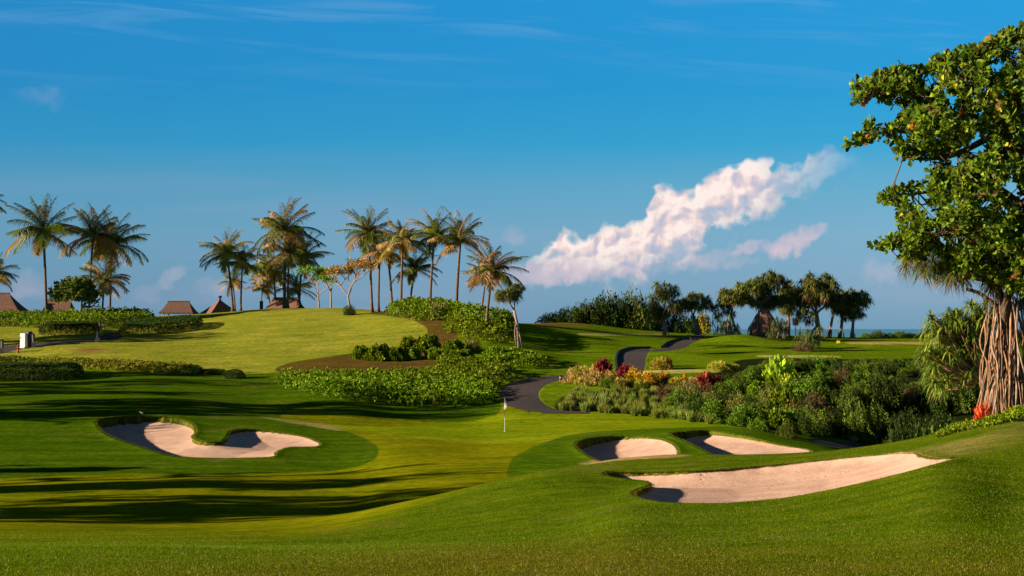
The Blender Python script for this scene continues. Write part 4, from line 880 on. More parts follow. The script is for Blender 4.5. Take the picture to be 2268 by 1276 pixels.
# ---- branching helper for broad-leaved trees
def limb(A, p, d, L, r, rng, depth, tips, kink=0.35, split=(2, 3), shrink=0.68, up=0.1, seg=6, mid=None):
    n = 4; pts = [p]; q = p.copy(); dd = d.copy()
    for i in range(n):
        dd = unit(dd + rng.normal(0, kink * 0.35, 3) + np.array([0, 0, up * 0.3])); q = q + dd * L / n; pts.append(q.copy())
    tube(A, pts, np.linspace(r, r * 0.68, n + 1), seg, (1, 1, 1), depth == 0)
    if mid is not None: mid += pts[2:]
    if depth == 0: tips.append((q, dd)); return
    for k in range(rng.integers(split[0], split[1] + 1)):
        nd = unit(dd + rng.normal(0, kink * 1.6, 3) + np.array([0, 0, up])); limb(A, q, nd, L * shrink * rng.uniform(.8, 1.15), r * 0.66, rng, depth - 1, tips, kink, split, shrink, up, max(4, seg - 1), mid)
def whorl(A, c, d, rng, n, L, W, cols, spread=0.9, fold=0.2, wide=0.7, jit=.25):
    D = unit(np.asarray(d) * 0.5 + rng.normal(0, spread, (n, 3))); S = sides(D, rng)
    kites(A, np.tile(c, (n, 1)) + rng.normal(0, L * .15, (n, 3)), D, S, L * rng.uniform(.7, 1.2, n), W * rng.uniform(.8, 1.2, n), pal(rng, n, cols, jit), wide, fold)
def frangipani(px, Y, hpx, label, cols, seed, lean=0.0, name='frangipani_tree', base=None, depth=4, n=9, kink=.42):
    rng = np.random.default_rng(seed); b = on(px, Y) if base is None else base; H = hpx / F * Y
    t = thing(name, b, label, 'frangipani', 'frangipani trees on the crest'); A = Acc(); tips = []
    def vase(p, d, L, r_, dep):
        q = p.copy(); dd = d.copy(); pts = [p]
        for i in range(4): dd = unit(dd + rng.normal(0, .10, 3) + (0, 0, .10)); q = q + dd * L / 4; pts.append(q.copy())
        tube(A, pts, np.linspace(r_, r_ * .75, 5), 6, (1, 1, 1), False)
        if dep == 0: tips.append((q, dd)); return
        m = 3 if rng.random() < .6 else 2; a0 = rng.uniform(0, 6.28)
        for k in range(m): a_ = a0 + k * 6.283 / m + rng.normal(0, .3); vase(q, unit(dd * .8 + np.array([math.cos(a_), math.sin(a_), 0]) * .75), L * rng.uniform(.6, .8), r_ * .68, dep - 1)
    vase(np.zeros(3) - (0, 0, .1), np.array([lean, 0, 1.0]), H * .36, H * 0.022, depth)
    f = H * .95 / max(q[2] for q, d in tips); A.V = [v * (1 + (f - 1) * .8, 1 + (f - 1) * .8, f) for v in A.V]; tips = [(q * (1 + (f - 1) * .8, 1 + (f - 1) * .8, f), d) for q, d in tips]
    link('trunk', A.mesh('trunk', M['pale_bark'], True), t); A = Acc()
    for q, d in tips: whorl(A, q, d, rng, n, 0.50, 0.16, cols, .8)
    link('crown', A.mesh('crown', M['leaf']), t); return t
GO = ((0.12, 0.22, 0.015), (0.09, 0.18, 0.012), (0.16, 0.26, 0.02)); OG = ((0.42, 0.26, 0.03), (0.25, 0.24, 0.02), (0.5, 0.22, 0.05), (0.18, 0.2, 0.02))
frangipani(706, 188, 92, 'leafy green frangipani with forked trunk between the palm clumps', GO, 3, -.1, depth=4, n=16)
frangipani(733, 189, 88, 'thin frangipani with two pale stems and green orange top', GO + OG[:1], 4, .05, depth=3, n=16)
b = hit(778, 696, 130)
frangipani(778, b[1], 126, 'bare-branched frangipani with orange leaf tips in front of the crest', OG, 8, .05, base=b, depth=5, n=7, kink=.42)
bush('dark', 774, 698, 28, 22, 'small round bush at foot of bare-branched frangipani', 'foot bush', ymin=130)

def broad_tree(px, Y, hpx, wpx, label, group, cols, seed, n=42, L=0.32, W=.15, trunk=.5, name='broadleaf_tree', base=None, depth=3, bark='bark', extra=160):
    rng = np.random.default_rng(seed); b = on(px, Y) if base is None else base; H = hpx / F * Y; Wd = wpx / F * Y / 2
    t = thing(name, b, label, 'tree', group); A = Acc(); tips = []; mid = []
    limb(A, np.zeros(3) - (0, 0, .15), np.array([0.05, 0, 1.0]), H * trunk, H * 0.035, rng, depth, tips, .5, (3, 4), .55, .25, 7, mid)
    P = np.array([q for q, d in tips]); top = P[:, 2].max(); s = np.array([Wd / max(np.abs(P[:, :2]).max(), .1), Wd / max(np.abs(P[:, :2]).max(), .1), 1.0])
    cz = H * .66; C = Acc()
    link('trunk', A.mesh('trunk', M[bark], True), t)
    m = int(len(tips) * 1.0 + extra); Dd = rand_dirs(m, rng, -.5) * (rng.uniform(.35, 1, (m, 1)) ** .5) * (1 + .18 * np.sin(5 * rng.random((m, 1)) * 6))
    Q = Dd * (Wd * .92, Wd * .92, H * .34) + (0, 0, cz)
    for q in list(Q): whorl(C, q, unit(q - (0, 0, cz * .7)), rng, n, L, W, cols, 1.2)
    link('crown', C.mesh('crown', M['leaf']), t)
    return t
broad_tree(165, 182, 100, 104, 'round dark leafy tree with twisted pale trunk in front of small thatched hut', 'leafy tree', ((0.10, 0.15, 0.015), (0.07, 0.11, 0.014), (0.20, 0.22, 0.06)), 21, n=16, L=.38, W=.2, trunk=.42, bark='pale_bark', extra=420)

# trees standing left of the view; their long shadows cross the fairway
GL = 'broad trees beyond the left edge of the view'
for i, (x, y, H, W, lb) in enumerate([(-38, 44.5, 10, 5, 'nearest'), (-44, 48, 12, 5, 'second nearest'), (-48, 44, 13, 5, 'tallest near'), (-50, 53, 13, 4.5, 'fourth nearest'), (-41, 55, 9.5, 3, 'slim near tree'), (-56, 88.5, 10, 5, 'tree level with the left bunker'), (-62, 86.5, 11, 4, 'tree behind that one'),
                                      (-66, 101, 12, 5, 'tree level with the box hedge'), (-74, 108, 14, 7, 'second tree level with the box hedge'), (-62, 122, 10, 7, 'low tree behind box hedge'), (-72, 151, 12, 8, 'tree near the left hedges'), (-78, 152, 13, 7, 'second tree near the left hedges'), (-70, 157, 9, 5, 'low tree near the left hedges'),
                                      (-57, 91, 14.5, 4, 'tall tree behind the left bunker line'), (-62, 93.5, 16, 4, 'tallest tree behind the left bunker line'), (-38, 66, 5, 2.2, 'small tree left of the bunker')]):
    b = np.array([x, y, float(ter(x, y)) + CAMZ]); k_ = F / y
    broad_tree(0, y, H * k_, W * k_, 'broad green tree outside the left edge, ' + lb, GL, OL, 60 + i, n=12, L=.42, W=.22, base=b, depth=3, extra=(150 if y > 80 else 110))

# ---- big right-hand pair: aerial-rooted pandanus and sea almond
YB = 54.0
def big_pandanus():
    rng = np.random.default_rng(77); bx = (2225 - CX) / F * YB; b = np.array([bx, YB, float(ter(bx, YB)) + CAMZ])
    t = thing('screw_pine', b, 'big pandanus with curtain of pale aerial roots on the right rise', 'pandanus', 'big right tree'); W = lambda px, py, dy=0.0: at(px, py, YB + dy) - b
    A = Acc()
    for path, r in [([(2236, 925), (2232, 860), (2225, 780), (2222, 700), (2215, 650)], .20), ([(2258, 925), (2252, 840), (2240, 740), (2228, 680)], .15), ([(2215, 650), (2190, 622), (2150, 612), (2110, 600), (2060, 590)], .14), ([(2222, 700), (2238, 640), (2250, 590), (2262, 540)], .17), ([(2215, 650), (2205, 600), (2180, 560), (2150, 530)], .12),
                    ([(2228, 690), (2200, 672), (2170, 650), (2140, 640)], .09), ([(2240, 640), (2215, 610), (2200, 580)], .10), ([(2236, 700), (2270, 660), (2300, 600)], .16), ([(2230, 720), (2195, 700), (2180, 690)], .09), ([(2238, 640), (2225, 600), (2235, 560)], .07)]:
        P = smooth_line([W(px, py, rng.normal(0, .15)) for px, py in path]); tube(A, P, np.linspace(r, r * .72, len(P)), 9)
    link('trunk', A.mesh('trunk', M['bark'], True), t)
    for i in range(84):
        f = rng.random(); px = 2172 + f * 140; top = rng.uniform(640, 730) + (30 if px < 2180 else 0); ex = px + rng.normal(0, 16) + (px - 2225) * .10 - 2; dy = rng.uniform(-.8, .9)
        gx, gy = (ex - CX) / F * (YB + dy), YB + dy; gp = np.array([gx, gy, float(ter(gx, gy)) + CAMZ - .1]) - b
        free = px < 2185 and rng.random() < .45
        a = W(2226 + (px - 2226) * (.95 if free else rng.uniform(.25, .75)) + rng.normal(0, 5), top - (0 if free else rng.uniform(0, 40)), dy * .4); e = gp if not free else a + (gp - a) * rng.uniform(.45, .8)
        m = (a + e) / 2 + rng.normal(0, .10, 3); P = smooth_line([a, a * .72 + e * .28 + rng.normal(0, .07, 3), m, a * .25 + e * .75 + rng.normal(0, .06, 3), e])
        r = rng.choice([.013, .020, .030, .046], p=[.25, .3, .27, .18]); A = Acc(); tube(A, P, np.linspace(r, r * .85, len(P)), 6); link('aerial_root', A.mesh('aerial_root', M['root' if rng.random() < .6 else 'pale_bark'], True), t)
    C = Acc(); cols = ((0.085, 0.13, 0.02), (0.12, 0.15, 0.03), (0.06, 0.095, 0.02))
    for px, py, n in [(2010, 575, 3), (2040, 590, 4), (2070, 600, 4), (2100, 605, 4), (2050, 560, 4), (2090, 570, 4), (2130, 595, 4), (2160, 570, 4), (2190, 560, 3), (2220, 580, 3), (2150, 610, 2), (2250, 590, 3), (2025, 555, 3), (2120, 560, 3), (2180, 600, 3), (2210, 610, 3), (2240, 620, 3), (2265, 610, 3), (2200, 640, 2)]:
        for _ in range(n):
            c = W(px + rng.normal(0, 9), py + rng.normal(0, 9), rng.uniform(-1.6, 1.6)); pandanus_head(C, c, rng, 0.80, 52, 9, cols, 0.045)
    link('crown', C.mesh('crown', M['strap']), t)
def smooth_line(P, k=5):
    P = np.array(P, float); Q = np.vstack([2 * P[0] - P[1], P, 2 * P[-1] - P[-2]]); out = []
    for i in range(1, len(Q) - 2):
        a, b, c, d = Q[i - 1:i + 3]
        for t in np.linspace(0, 1, k, endpoint=False): out.append(.5 * (2 * b + (c - a) * t + (2 * a - 5 * b + 4 * c - d) * t * t + (3 * b - a - 3 * c + d) * t ** 3))
    out.append(P[-1]); return np.array(out)
big_pandanus()

def side_pandanus():
    rng = np.random.default_rng(78); Y = 60.0; bx = (2165 - CX) / F * Y; b = np.array([bx, Y, float(ter(bx, Y)) + CAMZ])
    t = thing('screw_pine', b, 'bushy pandanus with long spiky leaves left of the aerial roots', 'pandanus', 'big right tree'); W = lambda px, py, dy=0.0: at(px, py, Y + dy) - b
    heads = [(2075, 715), (2100, 700), (2125, 690), (2160, 680), (2145, 710), (2110, 730), (2085, 745), (2070, 775), (2100, 770), (2130, 755), (2160, 740), (2180, 700), (2120, 790), (2090, 800), (2065, 812), (2105, 835), (2150, 790), (2175, 770), (2185, 740), (2080, 850), (2135, 820), (2195, 680), (2205, 720), (2060, 735), (2060, 790), (2150, 760), (2165, 720), (2120, 710), (2140, 735), (2095, 760), (2190, 800), (2170, 700), (2105, 720)]
    A = Acc(); C = Acc(); hub = W(2180, 840)
    tube(A, [(0, 0, -1.2), hub], [.14, .11], 8)
    for px, py in heads:
        for rep in range(3):
            c = W(px + rng.normal(0, 8), py + rng.normal(0, 8), rng.uniform(-1.3, 1.3)); P = smooth_line([hub, (hub + c) / 2 + (0.1, 0, -.15) + rng.normal(0, .1, 3), c]); tube(A, P, np.linspace(.06, .035, len(P)), 6)
            pandanus_head(C, c, rng, 0.78, 46, 1, ((0.10, 0.17, 0.02), (0.15, 0.21, 0.025), (0.065, 0.12, 0.018)), 0.070)
    tube(A, smooth_line([W(2175, 842), W(2150, 838), W(2120, 842)]), .05, 6)
    link('trunk', A.mesh('trunk', M['root'], True), t); link('crown', C.mesh('crown', M['strap']), t)
side_pandanus()

def almond():
    rng = np.random.default_rng(79); Y = 51.5; bx = (2400 - CX) / F * Y; b = np.array([bx, Y, float(ter(bx, Y)) + CAMZ])
    t = thing('sea_almond_tree', b, 'big sea almond tree with broad glossy leaves filling the right edge', 'tree', 'big right tree'); W = lambda px, py, dy=0.0: at(px, py, Y + dy) - b
    outl = [(1888, 190), (1905, 175), (1945, 168), (1990, 148), (2040, 152), (2085, 122), (2120, 108), (2150, 98), (2180, 100), (2215, 70), (2268, 60), (2330, 50), (2420, 70), (2520, 150), (2600, 300), (2620, 450), (2560, 580), (2400, 640), (2300, 640), (2262, 650), (2225, 628), (2190, 612), (2170, 615), (2120, 600), (2080, 560), (2000, 575), (1985, 545), (1925, 555), (1935, 540), (1985, 520), (2000, 495), (1985, 460), (1935, 440), (1940, 425), (2000, 418), (2055, 400), (2062, 372), (2090, 352), (2060, 345), (2010, 352), (1988, 352), (1985, 325), (1955, 305), (1890, 325), (1860, 318), (1870, 298), (1910, 300), (1925, 268), (1945, 285), (1985, 275), (2000, 250), (2010, 225), (1985, 232), (1960, 215), (1900, 225)]
    O = np.array(outl, float); pts = []
    while len(pts) < 2300:
        q = np.stack([rng.uniform(1855, 2620, 4000), rng.uniform(45, 645, 4000)], 1); s = sdf(q[:, 0], q[:, 1], O)
        dens = vnoise(q[:, 0], q[:, 1], 38, 3) > -0.42
        for p, ss, dn in zip(q, s, dens):
            if ss > 2 and (dn or ss < 14) and len(pts) < 2500 and (p[0] < 2330 or rng.random() < .35): pts.append((p[0], p[1], ss))
    C = Acc(); A = Acc(); cols = ((0.09, 0.165, 0.010), (0.14, 0.225, 0.010), (0.055, 0.10, 0.010), (0.18, 0.24, 0.014), (0.09, 0.12, 0.012))
    mains = [[(2400, 930), (2390, 780), (2370, 600), (2340, 420), (2310, 250)], [(2370, 600), (2290, 500), (2200, 440), (2090, 425), (2000, 432)], [(2340, 420), (2260, 330), (2170, 280), (2060, 300), (1975, 290), (1900, 312)], [(2310, 250), (2240, 190), (2150, 170), (2040, 205), (1930, 200)], [(2370, 600), (2280, 570), (2180, 520), (2080, 520), (1990, 540), (1940, 550)], [(2310, 250), (2260, 160), (2210, 110), (2180, 95)],
             [(2340, 420), (2420, 300), (2480, 220)], [(2390, 780), (2450, 600), (2520, 450)], [(2200, 300), (2120, 340), (2060, 352), (2000, 350)], [(2300, 480), (2190, 400), (2120, 370)]]
    nodes = []
    for i, mn in enumerate(mains):
        P = smooth_line([W(px, py, rng.normal(0, .5) if j else 0) for j, (px, py) in enumerate(mn)]); r0 = .38 if i == 0 else .13
        tube(A, P, np.linspace(r0, r0 * .3 if i else .15, len(P)), 8 if i == 0 else 6, cap=False); nodes += list(P[2:])
    nodes = np.array(nodes)
    for px, py, ss in pts:
        dz = rng.uniform(-1, 1) * min(ss / 60, 1) * 3.0; c = W(px, py, dz); k = np.argmin(((nodes - c) ** 2).sum(1) + 0.0)
        d = unit(c - nodes[k] + rng.normal(0, .1, 3))
        if rng.random() < .5: tube(A, smooth_line([nodes[k], (nodes[k] + c) / 2 + (0, 0, -.12) + rng.normal(0, .1, 3), c], 3), [.022] * 3 + [.014] * 3 + [.008], 4, cap=False)
        r = rng.random(); cc = cols if r < .93 else (((0.55, 0.42, 0.04),) if r < .965 else (((0.45, 0.13, 0.03),) if r < .985 else ((0.16, 0.07, 0.03),)))
        whorl(C, c, unit(d + (0, 0, .6)), rng, 9 if r < .93 else 3, 0.31, 0.18, cc, .75, .22, .68, .4)
        if r >= .93: whorl(C, c, unit(d + (0, 0, .6)), rng, 6, 0.235, 0.135, cols, .75, .22, .68)
    link('trunk', A.mesh('trunk', M['bark'], True), t); link('crown', C.mesh('crown', M['almond']), t)
almond()
# creeper on the rise under the big trees, red cordyline
bed([(2070, 972), (2120, 958), (2190, 945), (2268, 932), (2400, 920), (2400, 900), (2268, 905), (2200, 935), (2150, 944), (2100, 955)], 44, 0.22, 'ground_creeper', 'low leafy creeper covering the rise below the aerial roots', 'ground cover', GN, 0.09, 90, kind='stuff')
BK['cordy'] = [bush_mesh(47, 130, 0.75, ((0.50, 0.05, 0.02), (0.38, 0.03, 0.02), (0.65, 0.22, 0.03), (0.62, 0.12, 0.03)), 0.26, 1.1, fold=.25)]
bush('cordy', 2180, 938, 38, 34, 'bright red and orange spiky cordyline beside the aerial roots', 'cordyline', 'cordyline', 'plant', ymin=44)

# ---------------------------------------------------------------- built things
def part(A, name, mat, parent, smooth=False): return link(name, A.mesh(name, M[mat], smooth), parent)
def hip_roof(A, w, d, h, ridge, eave=0.0, th=0.18, C=(1, 1, 1), droop=0.12):
    """thatched hip roof: concave slopes made of courses, centred at the eave level"""
    n = 7; V = []
    for i in range(n + 1):
        t = i / n; k = 1 - t ** 0.82 if ridge < w * .95 else 1 - t; z = h * t
        V.append([(-(ridge / 2 + (w - ridge) / 2 * k), -d / 2 * k, z), ((ridge / 2 + (w - ridge) / 2 * k), -d / 2 * k, z), ((ridge / 2 + (w - ridge) / 2 * k), d / 2 * k, z), (-(ridge / 2 + (w - ridge) / 2 * k), d / 2 * k, z)])
    for i in range(n):
        a = np.array(V[i]); b = np.array(V[i + 1]); lo = a * (1.012, 1.012, 1) - (0, 0, th * (1 if i == 0 else .25)); VV = np.vstack([lo, a, b])
        Q = [(0, 1, 5, 4), (1, 2, 6, 5), (2, 3, 7, 6), (3, 0, 4, 7), (4, 5, 9, 8), (5, 6, 10, 9), (6, 7, 11, 10), (7, 4, 8, 11)]
        if i == 0: Q.append((3, 2, 1, 0))
        A.add(VV, None, Q, C)
    box(A, (0, 0, h + .03), (ridge + .25, .22, .16), C=C)
def hut(px, Y, rowtop, roweave, wpx, label, ridge=.6, rz=0.0, posts=True, roof='thatch', dpx=None, finial=False):
    k = Y / F; g = on(px, Y); w = wpx * k; d = (dpx or wpx * .8) * k; e = at(px, roweave, Y)[2]; tp = at(px, rowtop, Y)[2]
    t = thing('thatched_hut', g, label, 'hut', 'huts behind the crest', rz)
    A = Acc(); hip_roof(A, w, d, tp - e, w * ridge); rf = part(A, 'roof', roof, t); rf.location = (0, 0, e - g[2])
    # loose straw fringe at the eave
    rng = np.random.default_rng(int(px) + 99); A = Acc(); n = 420; s = rng.integers(0, 4, n); f = rng.uniform(-1, 1, n)
    x = np.where(s < 2, f * w / 2, np.where(s == 2, -w / 2, w / 2)); y = np.where(s == 0, -d / 2, np.where(s == 1, d / 2, f * d / 2))
    D = unit(np.stack([np.sign(x) * .1 * (s > 1), np.sign(y) * .1 * (s < 2), -np.ones(n)], 1) + rng.normal(0, .15, (n, 3))); S = unit(np.cross(D, [1, 1, 0.2]))
    if roof == 'thatch': straps(A, np.stack([x, y, 0 * x - .05], 1), D, S, rng.uniform(.15, .32, n), .035, .0, pal(rng, n, ((.16, .08, .06), (.08, .045, .035))), None, 2); link('straw_fringe', A.mesh('straw_fringe', M['leaf']), rf)
    if finial:
        A = Acc(); tube(A, [(0, 0, tp - e), (0, 0, tp - e + .25), (0, 0, tp - e + .3), (0, 0, tp - e + .55), (0, 0, tp - e + .6)], [.12, .12, .3, .3, .05], 8); part(A, 'finial', 'dark', rf)
    for sx in (-1, 1):
        for sy in (-1, 1):
            A = Acc(); h = e - g[2] + .25; tube(A, [(sx * w * .38, sy * d * .36, -.6), (sx * w * .38, sy * d * .36, h)], .10, 7); part(A, 'post', 'concrete' if sy < 0 else 'wood', t)
    A = Acc(); box(A, (0, 0, -.25), (w * .8, d * .78, .7)); part(A, 'platform', 'wood', t)
    if posts:
        A = Acc(); 
        for sy in (-1, 1): box(A, (0, sy * d * .36, e - g[2] - .12), (w * .8, .12, .16))
        part(A, 'beam', 'wood', t)
    return t
hut(8, 204, 650, 690, 96, 'open thatched hut at the left edge below the low palm', .25)
hut(131, 206, 665, 692, 64, 'small thatched hut partly hidden by the round leafy tree', .8)
hut(396, 207, 668, 692, 74, 'freestanding open thatched hut on the pale lawn crest', .62)
hut(487, 208, 664, 700, 92, 'pyramid-roofed hut with dark finial behind leaning palm', .02, R(38), posts=False, roof='shingle', finial=True)
hut(632, 206, 660, 692, 88, 'hut with reddish tiled roof behind the tallest palm trunk', .62, R(-12), posts=False, roof='shingle')

def bollard(px, py, hpx, label, ymin=120, w=.34, lean=0.0, base=None):
    b = hit(px, py, ymin) if base is None else base; k = b[1] / F; H = hpx * k
    t = thing('lantern_bollard', b, label, 'bollard light', 'stone lantern bollards by the footpath')
    A = Acc(); box(A, (0, 0, H * .15), (w * 1.35, w * 1.35, H * .36), .3); box(A, (0, 0, H * .35), (w * 1.1, w * 1.1, .05), .3, .9); part(A, 'base', 'concrete', t)
    A = Acc()
    for sx in (-1, 1):
        for sy in (-1, 1): box(A, (sx * w * .36, sy * w * .36, H * .64), (.07, .07, H * .55), .0)
    part(A, 'lantern_frame', 'dark', t)
    A = Acc(); tube(A, [(0, 0, H * .38), (0, 0, H * .88)], w * .24, 10); part(A, 'lantern_glass', 'white', t)
    A = Acc(); box(A, (0, 0, H * .93), (w * 1.0, w * 1.0, .06), .0); box(A, (0, 0, H * .98), (w * .9, w * .9, .08), .0, .4); part(A, 'cap', 'dark', t)
    t.rotation_euler = (0, lean, 0); return t
bollard(4, 782, 30, 'stone lantern bollard cut by the left edge of the photo')
bollard(75, 769, 31, 'slightly tilted lantern bollard right of the white cabinet', lean=-.08)
bollard(216, 758, 28, 'lantern bollard standing beside the footpath bend')
bollard(221, 732, 22, 'lantern bollard in front of the hedge behind the path bend', w=.28)
b = hit(53, 770, 120); t = thing('utility_cabinet', b, 'white utility cabinet with dark back housing on the left lawn', 'cabinet', None, R(-38))
k_ = b[1] / F; A = Acc(); box(A, (0, 0, 16 * k_), (18 * k_, .35, 30 * k_)); part(A, 'cabinet_body', 'white', t)
A = Acc(); box(A, (3.5 * k_, .42, 18 * k_), (17 * k_, .5, 35 * k_)); part(A, 'back_housing', 'dark', t)
A = Acc(); box(A, (0, -.19, 16 * k_), (14 * k_, .03, 26 * k_)); dr = part(A, 'door', 'white', t)
A = Acc(); box(A, (4.5 * k_, -.22, 16 * k_), (.03, .03, .16)); part(A, 'handle', 'dark', dr)
A = Acc(); box(A, (0, 0, .0), (21 * k_, .6, .12)); part(A, 'plinth', 'concrete', t)
b = hit(40, 782, 120); t = thing('fire_hydrant', b, 'small red hydrant on the grass left of the white cabinet', 'hydrant', None)
k_ = b[1] / F; h = 17 * k_; A = Acc(); tube(A, [(0, 0, -.05), (0, 0, .06), (0, 0, .07), (0, 0, h * .7), (0, 0, h * .72), (0, 0, h * .85), (0, 0, h)], [.15, .15, .1, .1, .14, .11, .03], 10); part(A, 'barrel', 'red', t, True)
for s in (-1, 1):
    A = Acc(); tube(A, [(0, 0, h * .55), (s * .2, 0, h * .55)], .06, 8); part(A, 'outlet', 'red', t)
# dark post on the crest
b = on(579, 200); t = thing('dark_post', b, 'short dark square post between pyramid roof and tiled roof', 'post', None)
top = at(579, 668, 200)[2] - b[2]; A = Acc(); box(A, (0, 0, top / 2 - .2), (.42, .42, top + .4)); part(A, 'post_body', 'dark', t)
A = Acc(); box(A, (0, 0, top + .04), (.5, .5, .08), 0, .8); part(A, 'cap', 'dark', t)
# flagstick
b = hit(1118, 956, 80); t = thing('flagstick', b, 'golf flagstick with limp white flag in the hole of the green', 'flagstick', None)
H = 76 / F * b[1]
for z0, z1, m in [(0, .42, 'white'), (.42, 1.0, 'dark')]:
    A = Acc(); tube(A, [(0, 0, H * z0 - (.1 if z0 == 0 else 0)), (0, 0, H * z1)], .014, 8); part(A, 'pole', m, t)
A = Acc(); nz, nx = 12, 7; V = []
for i in range(nz):
    for j in range(nx):
        f = j / (nx - 1); g_ = i / (nz - 1); wdt = .13 * (0.35 + .65 * math.sin(min(g_ * 2.0, 1) * 1.57)) * (1 if g_ < .75 else 1 - (g_ - .75) * 2.2)
        V.append((-.03 + f * wdt - .02 * g_, .05 * math.sin(f * 9 + g_ * 2) * f, H * (1 - .02 - .34 * g_) - .10 * f * (1 - g_)))
Q = [(i * nx + j, i * nx + j + 1, (i + 1) * nx + j + 1, (i + 1) * nx + j) for i in range(nz - 1) for j in range(nx - 1)]
A.add(V, None, Q); part(A, 'flag', 'cloth', t, True)
A = Acc(); tube(A, [(0, 0, -.02), (0, 0, .015)], .07, 12); part(A, 'cup', 'white', t)
# small path light beside the cart path
b = hit(1241, 845, 110); t = thing('path_light', b, 'short brown path light with white lens beside the cart path', 'path light', None)
h = 12 / F * b[1]; A = Acc(); tube(A, [(0, 0, -.05), (0, 0, h)], .10, 9); part(A, 'stem', 'wood', t); A = Acc(); tube(A, [(0, 0, h), (0, 0, h + .02), (0, 0, h + .06)], [.16, .15, .05], 9); part(A, 'cap', 'dark', t)
A = Acc(); tube(A, [(-.02, -.09, h * .72), (-.02, -.13, h * .72)], .06, 9); part(A, 'lens', 'white', t)
# box on a pale post among the pandanus
b = on(1762, 185); t = thing('signal_box', b, 'brown box on a pale post among the pandanus trees', 'box on post', None)
H = at(1762, 722, 185)[2] - b[2]; A = Acc(); tube(A, [(0, 0, -.1), (0, 0, H)], .08, 8); part(A, 'post', 'white', t)
A = Acc(); box(A, (0, 0, H + .35), (.62, .45, .6)); part(A, 'housing', 'wood', t); A = Acc(); box(A, (0, 0, H + .69), (.78, .6, .07)); part(A, 'roof', 'dark', t)
# yellow tee marker, small black tee marker, dark slab
b = hit(1857, 763, 150); t = thing('tee_marker', b, 'small yellow marker box on the far right tee', 'tee marker', 'tee markers')
A = Acc(); box(A, (0, 0, .28), (.34, .2, .3)); part(A, 'marker_head', 'yellow', t); A = Acc(); box(A, (0, 0, .06), (.08, .08, .2)); part(A, 'marker_foot', 'dark', t)
b = hit(1391, 744, 150); t = thing('tee_marker', b, 'tiny dark marker on the pale tee strip', 'tee marker', 'tee markers')
A = Acc(); box(A, (0, 0, .18), (.16, .16, .3), 0, .7); part(A, 'marker_head', 'dark', t); A = Acc(); box(A, (0, 0, .01), (.24, .24, .06)); part(A, 'marker_foot', 'dark', t)
b = hit(1544, 753, 150); k_ = b[1] / F; t = thing('retaining_slab', b, 'dark low slab wall at the head of the far cart path', 'low wall', None)
A = Acc(); box(A, (1.0 * k_, .5, 5 * k_), (30 * k_, .8, 9 * k_)); part(A, 'wall', 'kerb', t); A = Acc(); box(A, (-2 * k_, .45, 10 * k_), (42 * k_, 1.2, 2 * k_)); part(A, 'coping', 'kerb', t)
# kerb along the upper cart path
def kerb(pts, ymin, label):
    P = np.array([hit(px, py, ymin) for px, py in pts]); P = smooth_line(P, 8); P[:, 2] = gz(P[:, 0], P[:, 1]) + .04
    A = Acc(); T = unit(np.gradient(P, axis=0)); S = unit(np.cross(T, [0, 0, 1.0])); w, h = .10, .14; n = len(P)
    V = np.stack([P - S * w - (0, 0, .2), P - S * w + (0, 0, h), P + S * w + (0, 0, h), P + S * w - (0, 0, .2)], 1).reshape(-1, 3)
    i = np.arange(n - 1)[:, None] * 4; Q = np.concatenate([np.stack([i + a, i + a + 4, i + a + 5, i + a + 1], -1).reshape(-1, 4) for a in range(3)]); A.add(V, None, Q)
    tag(link('kerb', A.mesh('kerb', M['kerb'])), label, 'kerb', 'kerbs', 'structure')
kerb([(1366, 822), (1364, 795), (1373, 779), (1398, 772), (1440, 771)], 118, 'dark kerb curving along the middle cart path')
kerb([(1466, 770), (1480, 759), (1508, 752), (1546, 750)], 150, 'dark kerb of the topmost cart path stretch')
# boulders
def boulder(px, py, wpx, hpx, label, mat='rock', ymin=60, Y=None, seed=1):
    rng = np.random.default_rng(seed); b = hit(px, py, ymin) if Y is None else on(px, Y); k = b[1] / F; D = []; nu, nv = 18, 11
    for j in range(nv):
        for i in range(nu): a = 2 * math.pi * i / nu; e = math.pi * (j / (nv - 1) - .5); D.append((math.cos(e) * math.cos(a), math.cos(e) * math.sin(a), math.sin(e)))
    D = np.array(D); r = 1 + .16 * np.sin(3 * D[:, 0] + seed) + .13 * np.sin(5 * D[:, 1] + 2 * seed + 2 * D[:, 2]) + .07 * np.sin(9 * D[:, 0] - 7 * D[:, 2]); V = D * r[:, None] * (wpx / 2 * k, wpx / 2.4 * k, hpx / 2 * k) + (0, 0, hpx * k * .35)
    Q = [(j * nu + i, j * nu + (i + 1) % nu, (j + 1) * nu + (i + 1) % nu, (j + 1) * nu + i) for j in range(nv - 1) for i in range(nu)]; A = Acc(); A.add(V, None, Q)
    o = link('boulder', A.mesh('boulder', M[mat], True), None, b); return tag(o, label, 'boulder', 'boulders')
boulder(1928, 979, 28, 26, 'tan boulder at the dark ravine mouth', ymin=70, seed=2)
boulder(1890, 978, 26, 14, 'low brown boulder left of the tan one by the path', ymin=70, seed=3)
boulder(2145, 947, 34, 7, 'flat white rock at the edge of the creeper below aerial roots', 'white_rock', 44, seed=4)
boulder(2110, 953, 18, 6, 'small pale rock left of the flat white rock', 'white_rock', 44, seed=5)
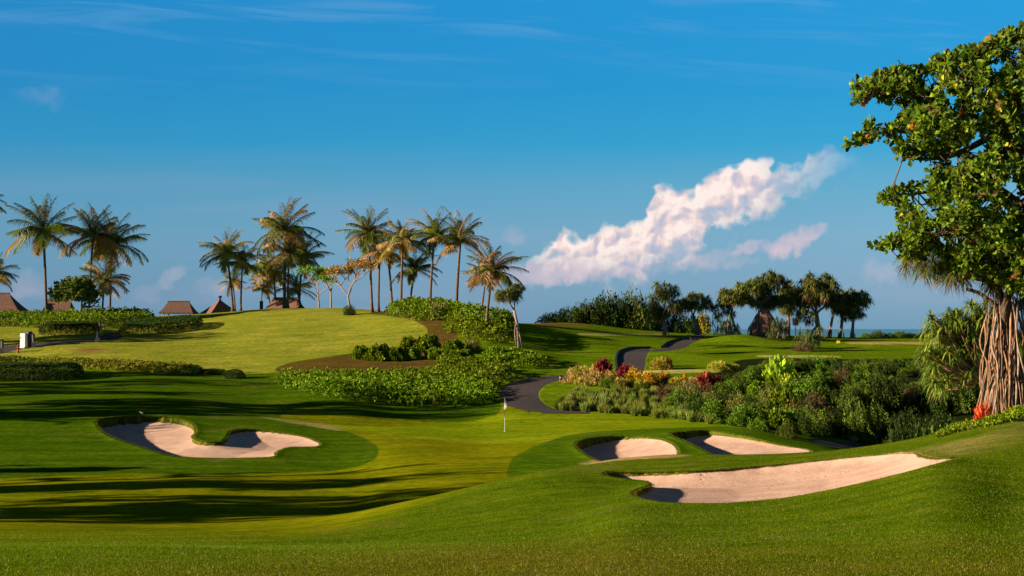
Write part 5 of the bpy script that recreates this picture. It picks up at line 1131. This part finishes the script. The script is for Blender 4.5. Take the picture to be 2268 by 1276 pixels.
# bird on the bunker lip
b = hit(314, 919, 80); t = thing('small_bird', b, 'small white and tan bird on the far lip of the left bunker', 'bird', None)
A = Acc(); c = [(-.15, 0, .20), (-.11, 0, .20), (-.085, 0, .185), (-.05, 0, .15), (0, 0, .13), (.06, 0, .12), (.12, 0, .09), (.17, 0, .06)]; tube(A, c, [.004, .022, .028, .035, .06, .055, .03, .008], 8); part(A, 'body', 'white', t, True)
A = Acc(); [tube(A, [(.0, s * .02, .1), (.0, s * .02, -.01)], .006, 5) for s in (-1, 1)]; part(A, 'legs', 'wood', t)
A = Acc(); tube(A, [(.02, -.05, .14), (.08, -.055, .11), (.15, -.03, .07)], [.03, .025, .005], 6); part(A, 'wing', 'wood', t, True)

# ---------------------------------------------------------------- grass blades on the near mound and bunker rims
def blades():
    rng = np.random.default_rng(90); n = 560000
    y = 13.0 + 37 * rng.random(n) ** 1.35; px = rng.uniform(-40, 2310, n); x = (px - CX) / F * y
    s = sdf(x, y, BUNK[3]['G']); m = s < 0.0; x, y = x[m], y[m]; z = gz(x, y); c, rf = turf(x, y); m = rf > rng.uniform(.3, .95, len(rf)); x, y, z, c = x[m], y[m], z[m], c[m]; n = len(x)
    P = np.stack([x, y, z - .005], 1); D = unit(rng.normal(0, .45, (n, 3)) + (0.0, 0, 1)); S = sides(D, rng); h = rng.uniform(.012, .034, n) * (1 + .3 * vnoise(x, y, .8))
    C = c * (1 + rng.normal(0, .22, (n, 1))) * (1.1, 1.15, 1.0); dry = rng.random(n) < .10; C[dry] = np.array((.30, .24, .09)) * (1 + rng.normal(0, .2, (dry.sum(), 1)))
    w = .005 + .00012 * y
    V = np.stack([P - S * (w / 2)[:, None], P + S * (w / 2)[:, None], P + D * h[:, None]], 1).reshape(-1, 3); T = np.arange(n * 3).reshape(-1, 3)
    o = link('grass', mesh_np('grass', V, T, M['blade'], np.repeat(np.clip(C, .002, 1), 3, 0))); tag(o, 'short grass blades of the near mound', 'grass', kind='stuff')
    A = Acc()
    for b in BUNK:
        G = b['G']; near = b is BUNK[3]; B = np.roll(G, -1, 0); L = np.linalg.norm(B - G, axis=1); n = int(L.sum() * (900 if near else 420)); i = rng.choice(len(G), n, p=L / L.sum()); f = rng.random((n, 1)); q = G[i] * (1 - f) + B[i] * f
        e = unit((B - G)[i]); nrm = np.stack([-e[:, 1], e[:, 0]], 1); q = q + nrm * rng.normal(0, .05, (n, 1)); z = ter(q[:, 0], q[:, 1]) + CAMZ + .02
        hh = lip_height(b, q[:, 0]); L_ = rng.uniform(.05, .13, n) * (.5 + 1.0 * hh); D = unit(rng.normal(0, .5, (n, 3)) + (0, -.25, .5)); S = sides(D, rng)
        C = pal(rng, n, ((.06, .11, .005), (.09, .13, .008), (.07, .12, .006), (.20, .13, .04)), .25); straps(A, np.stack([q[:, 0], q[:, 1], z], 1), D, S, L_, .012 if near else .02, rng.uniform(.3, 1.0, n), C, None, 2)
    tag(link('rim_grass', A.mesh('rim_grass', M['blade'])), 'longer dry grass fringe around the bunker lips', 'grass', kind='stuff')
blades()
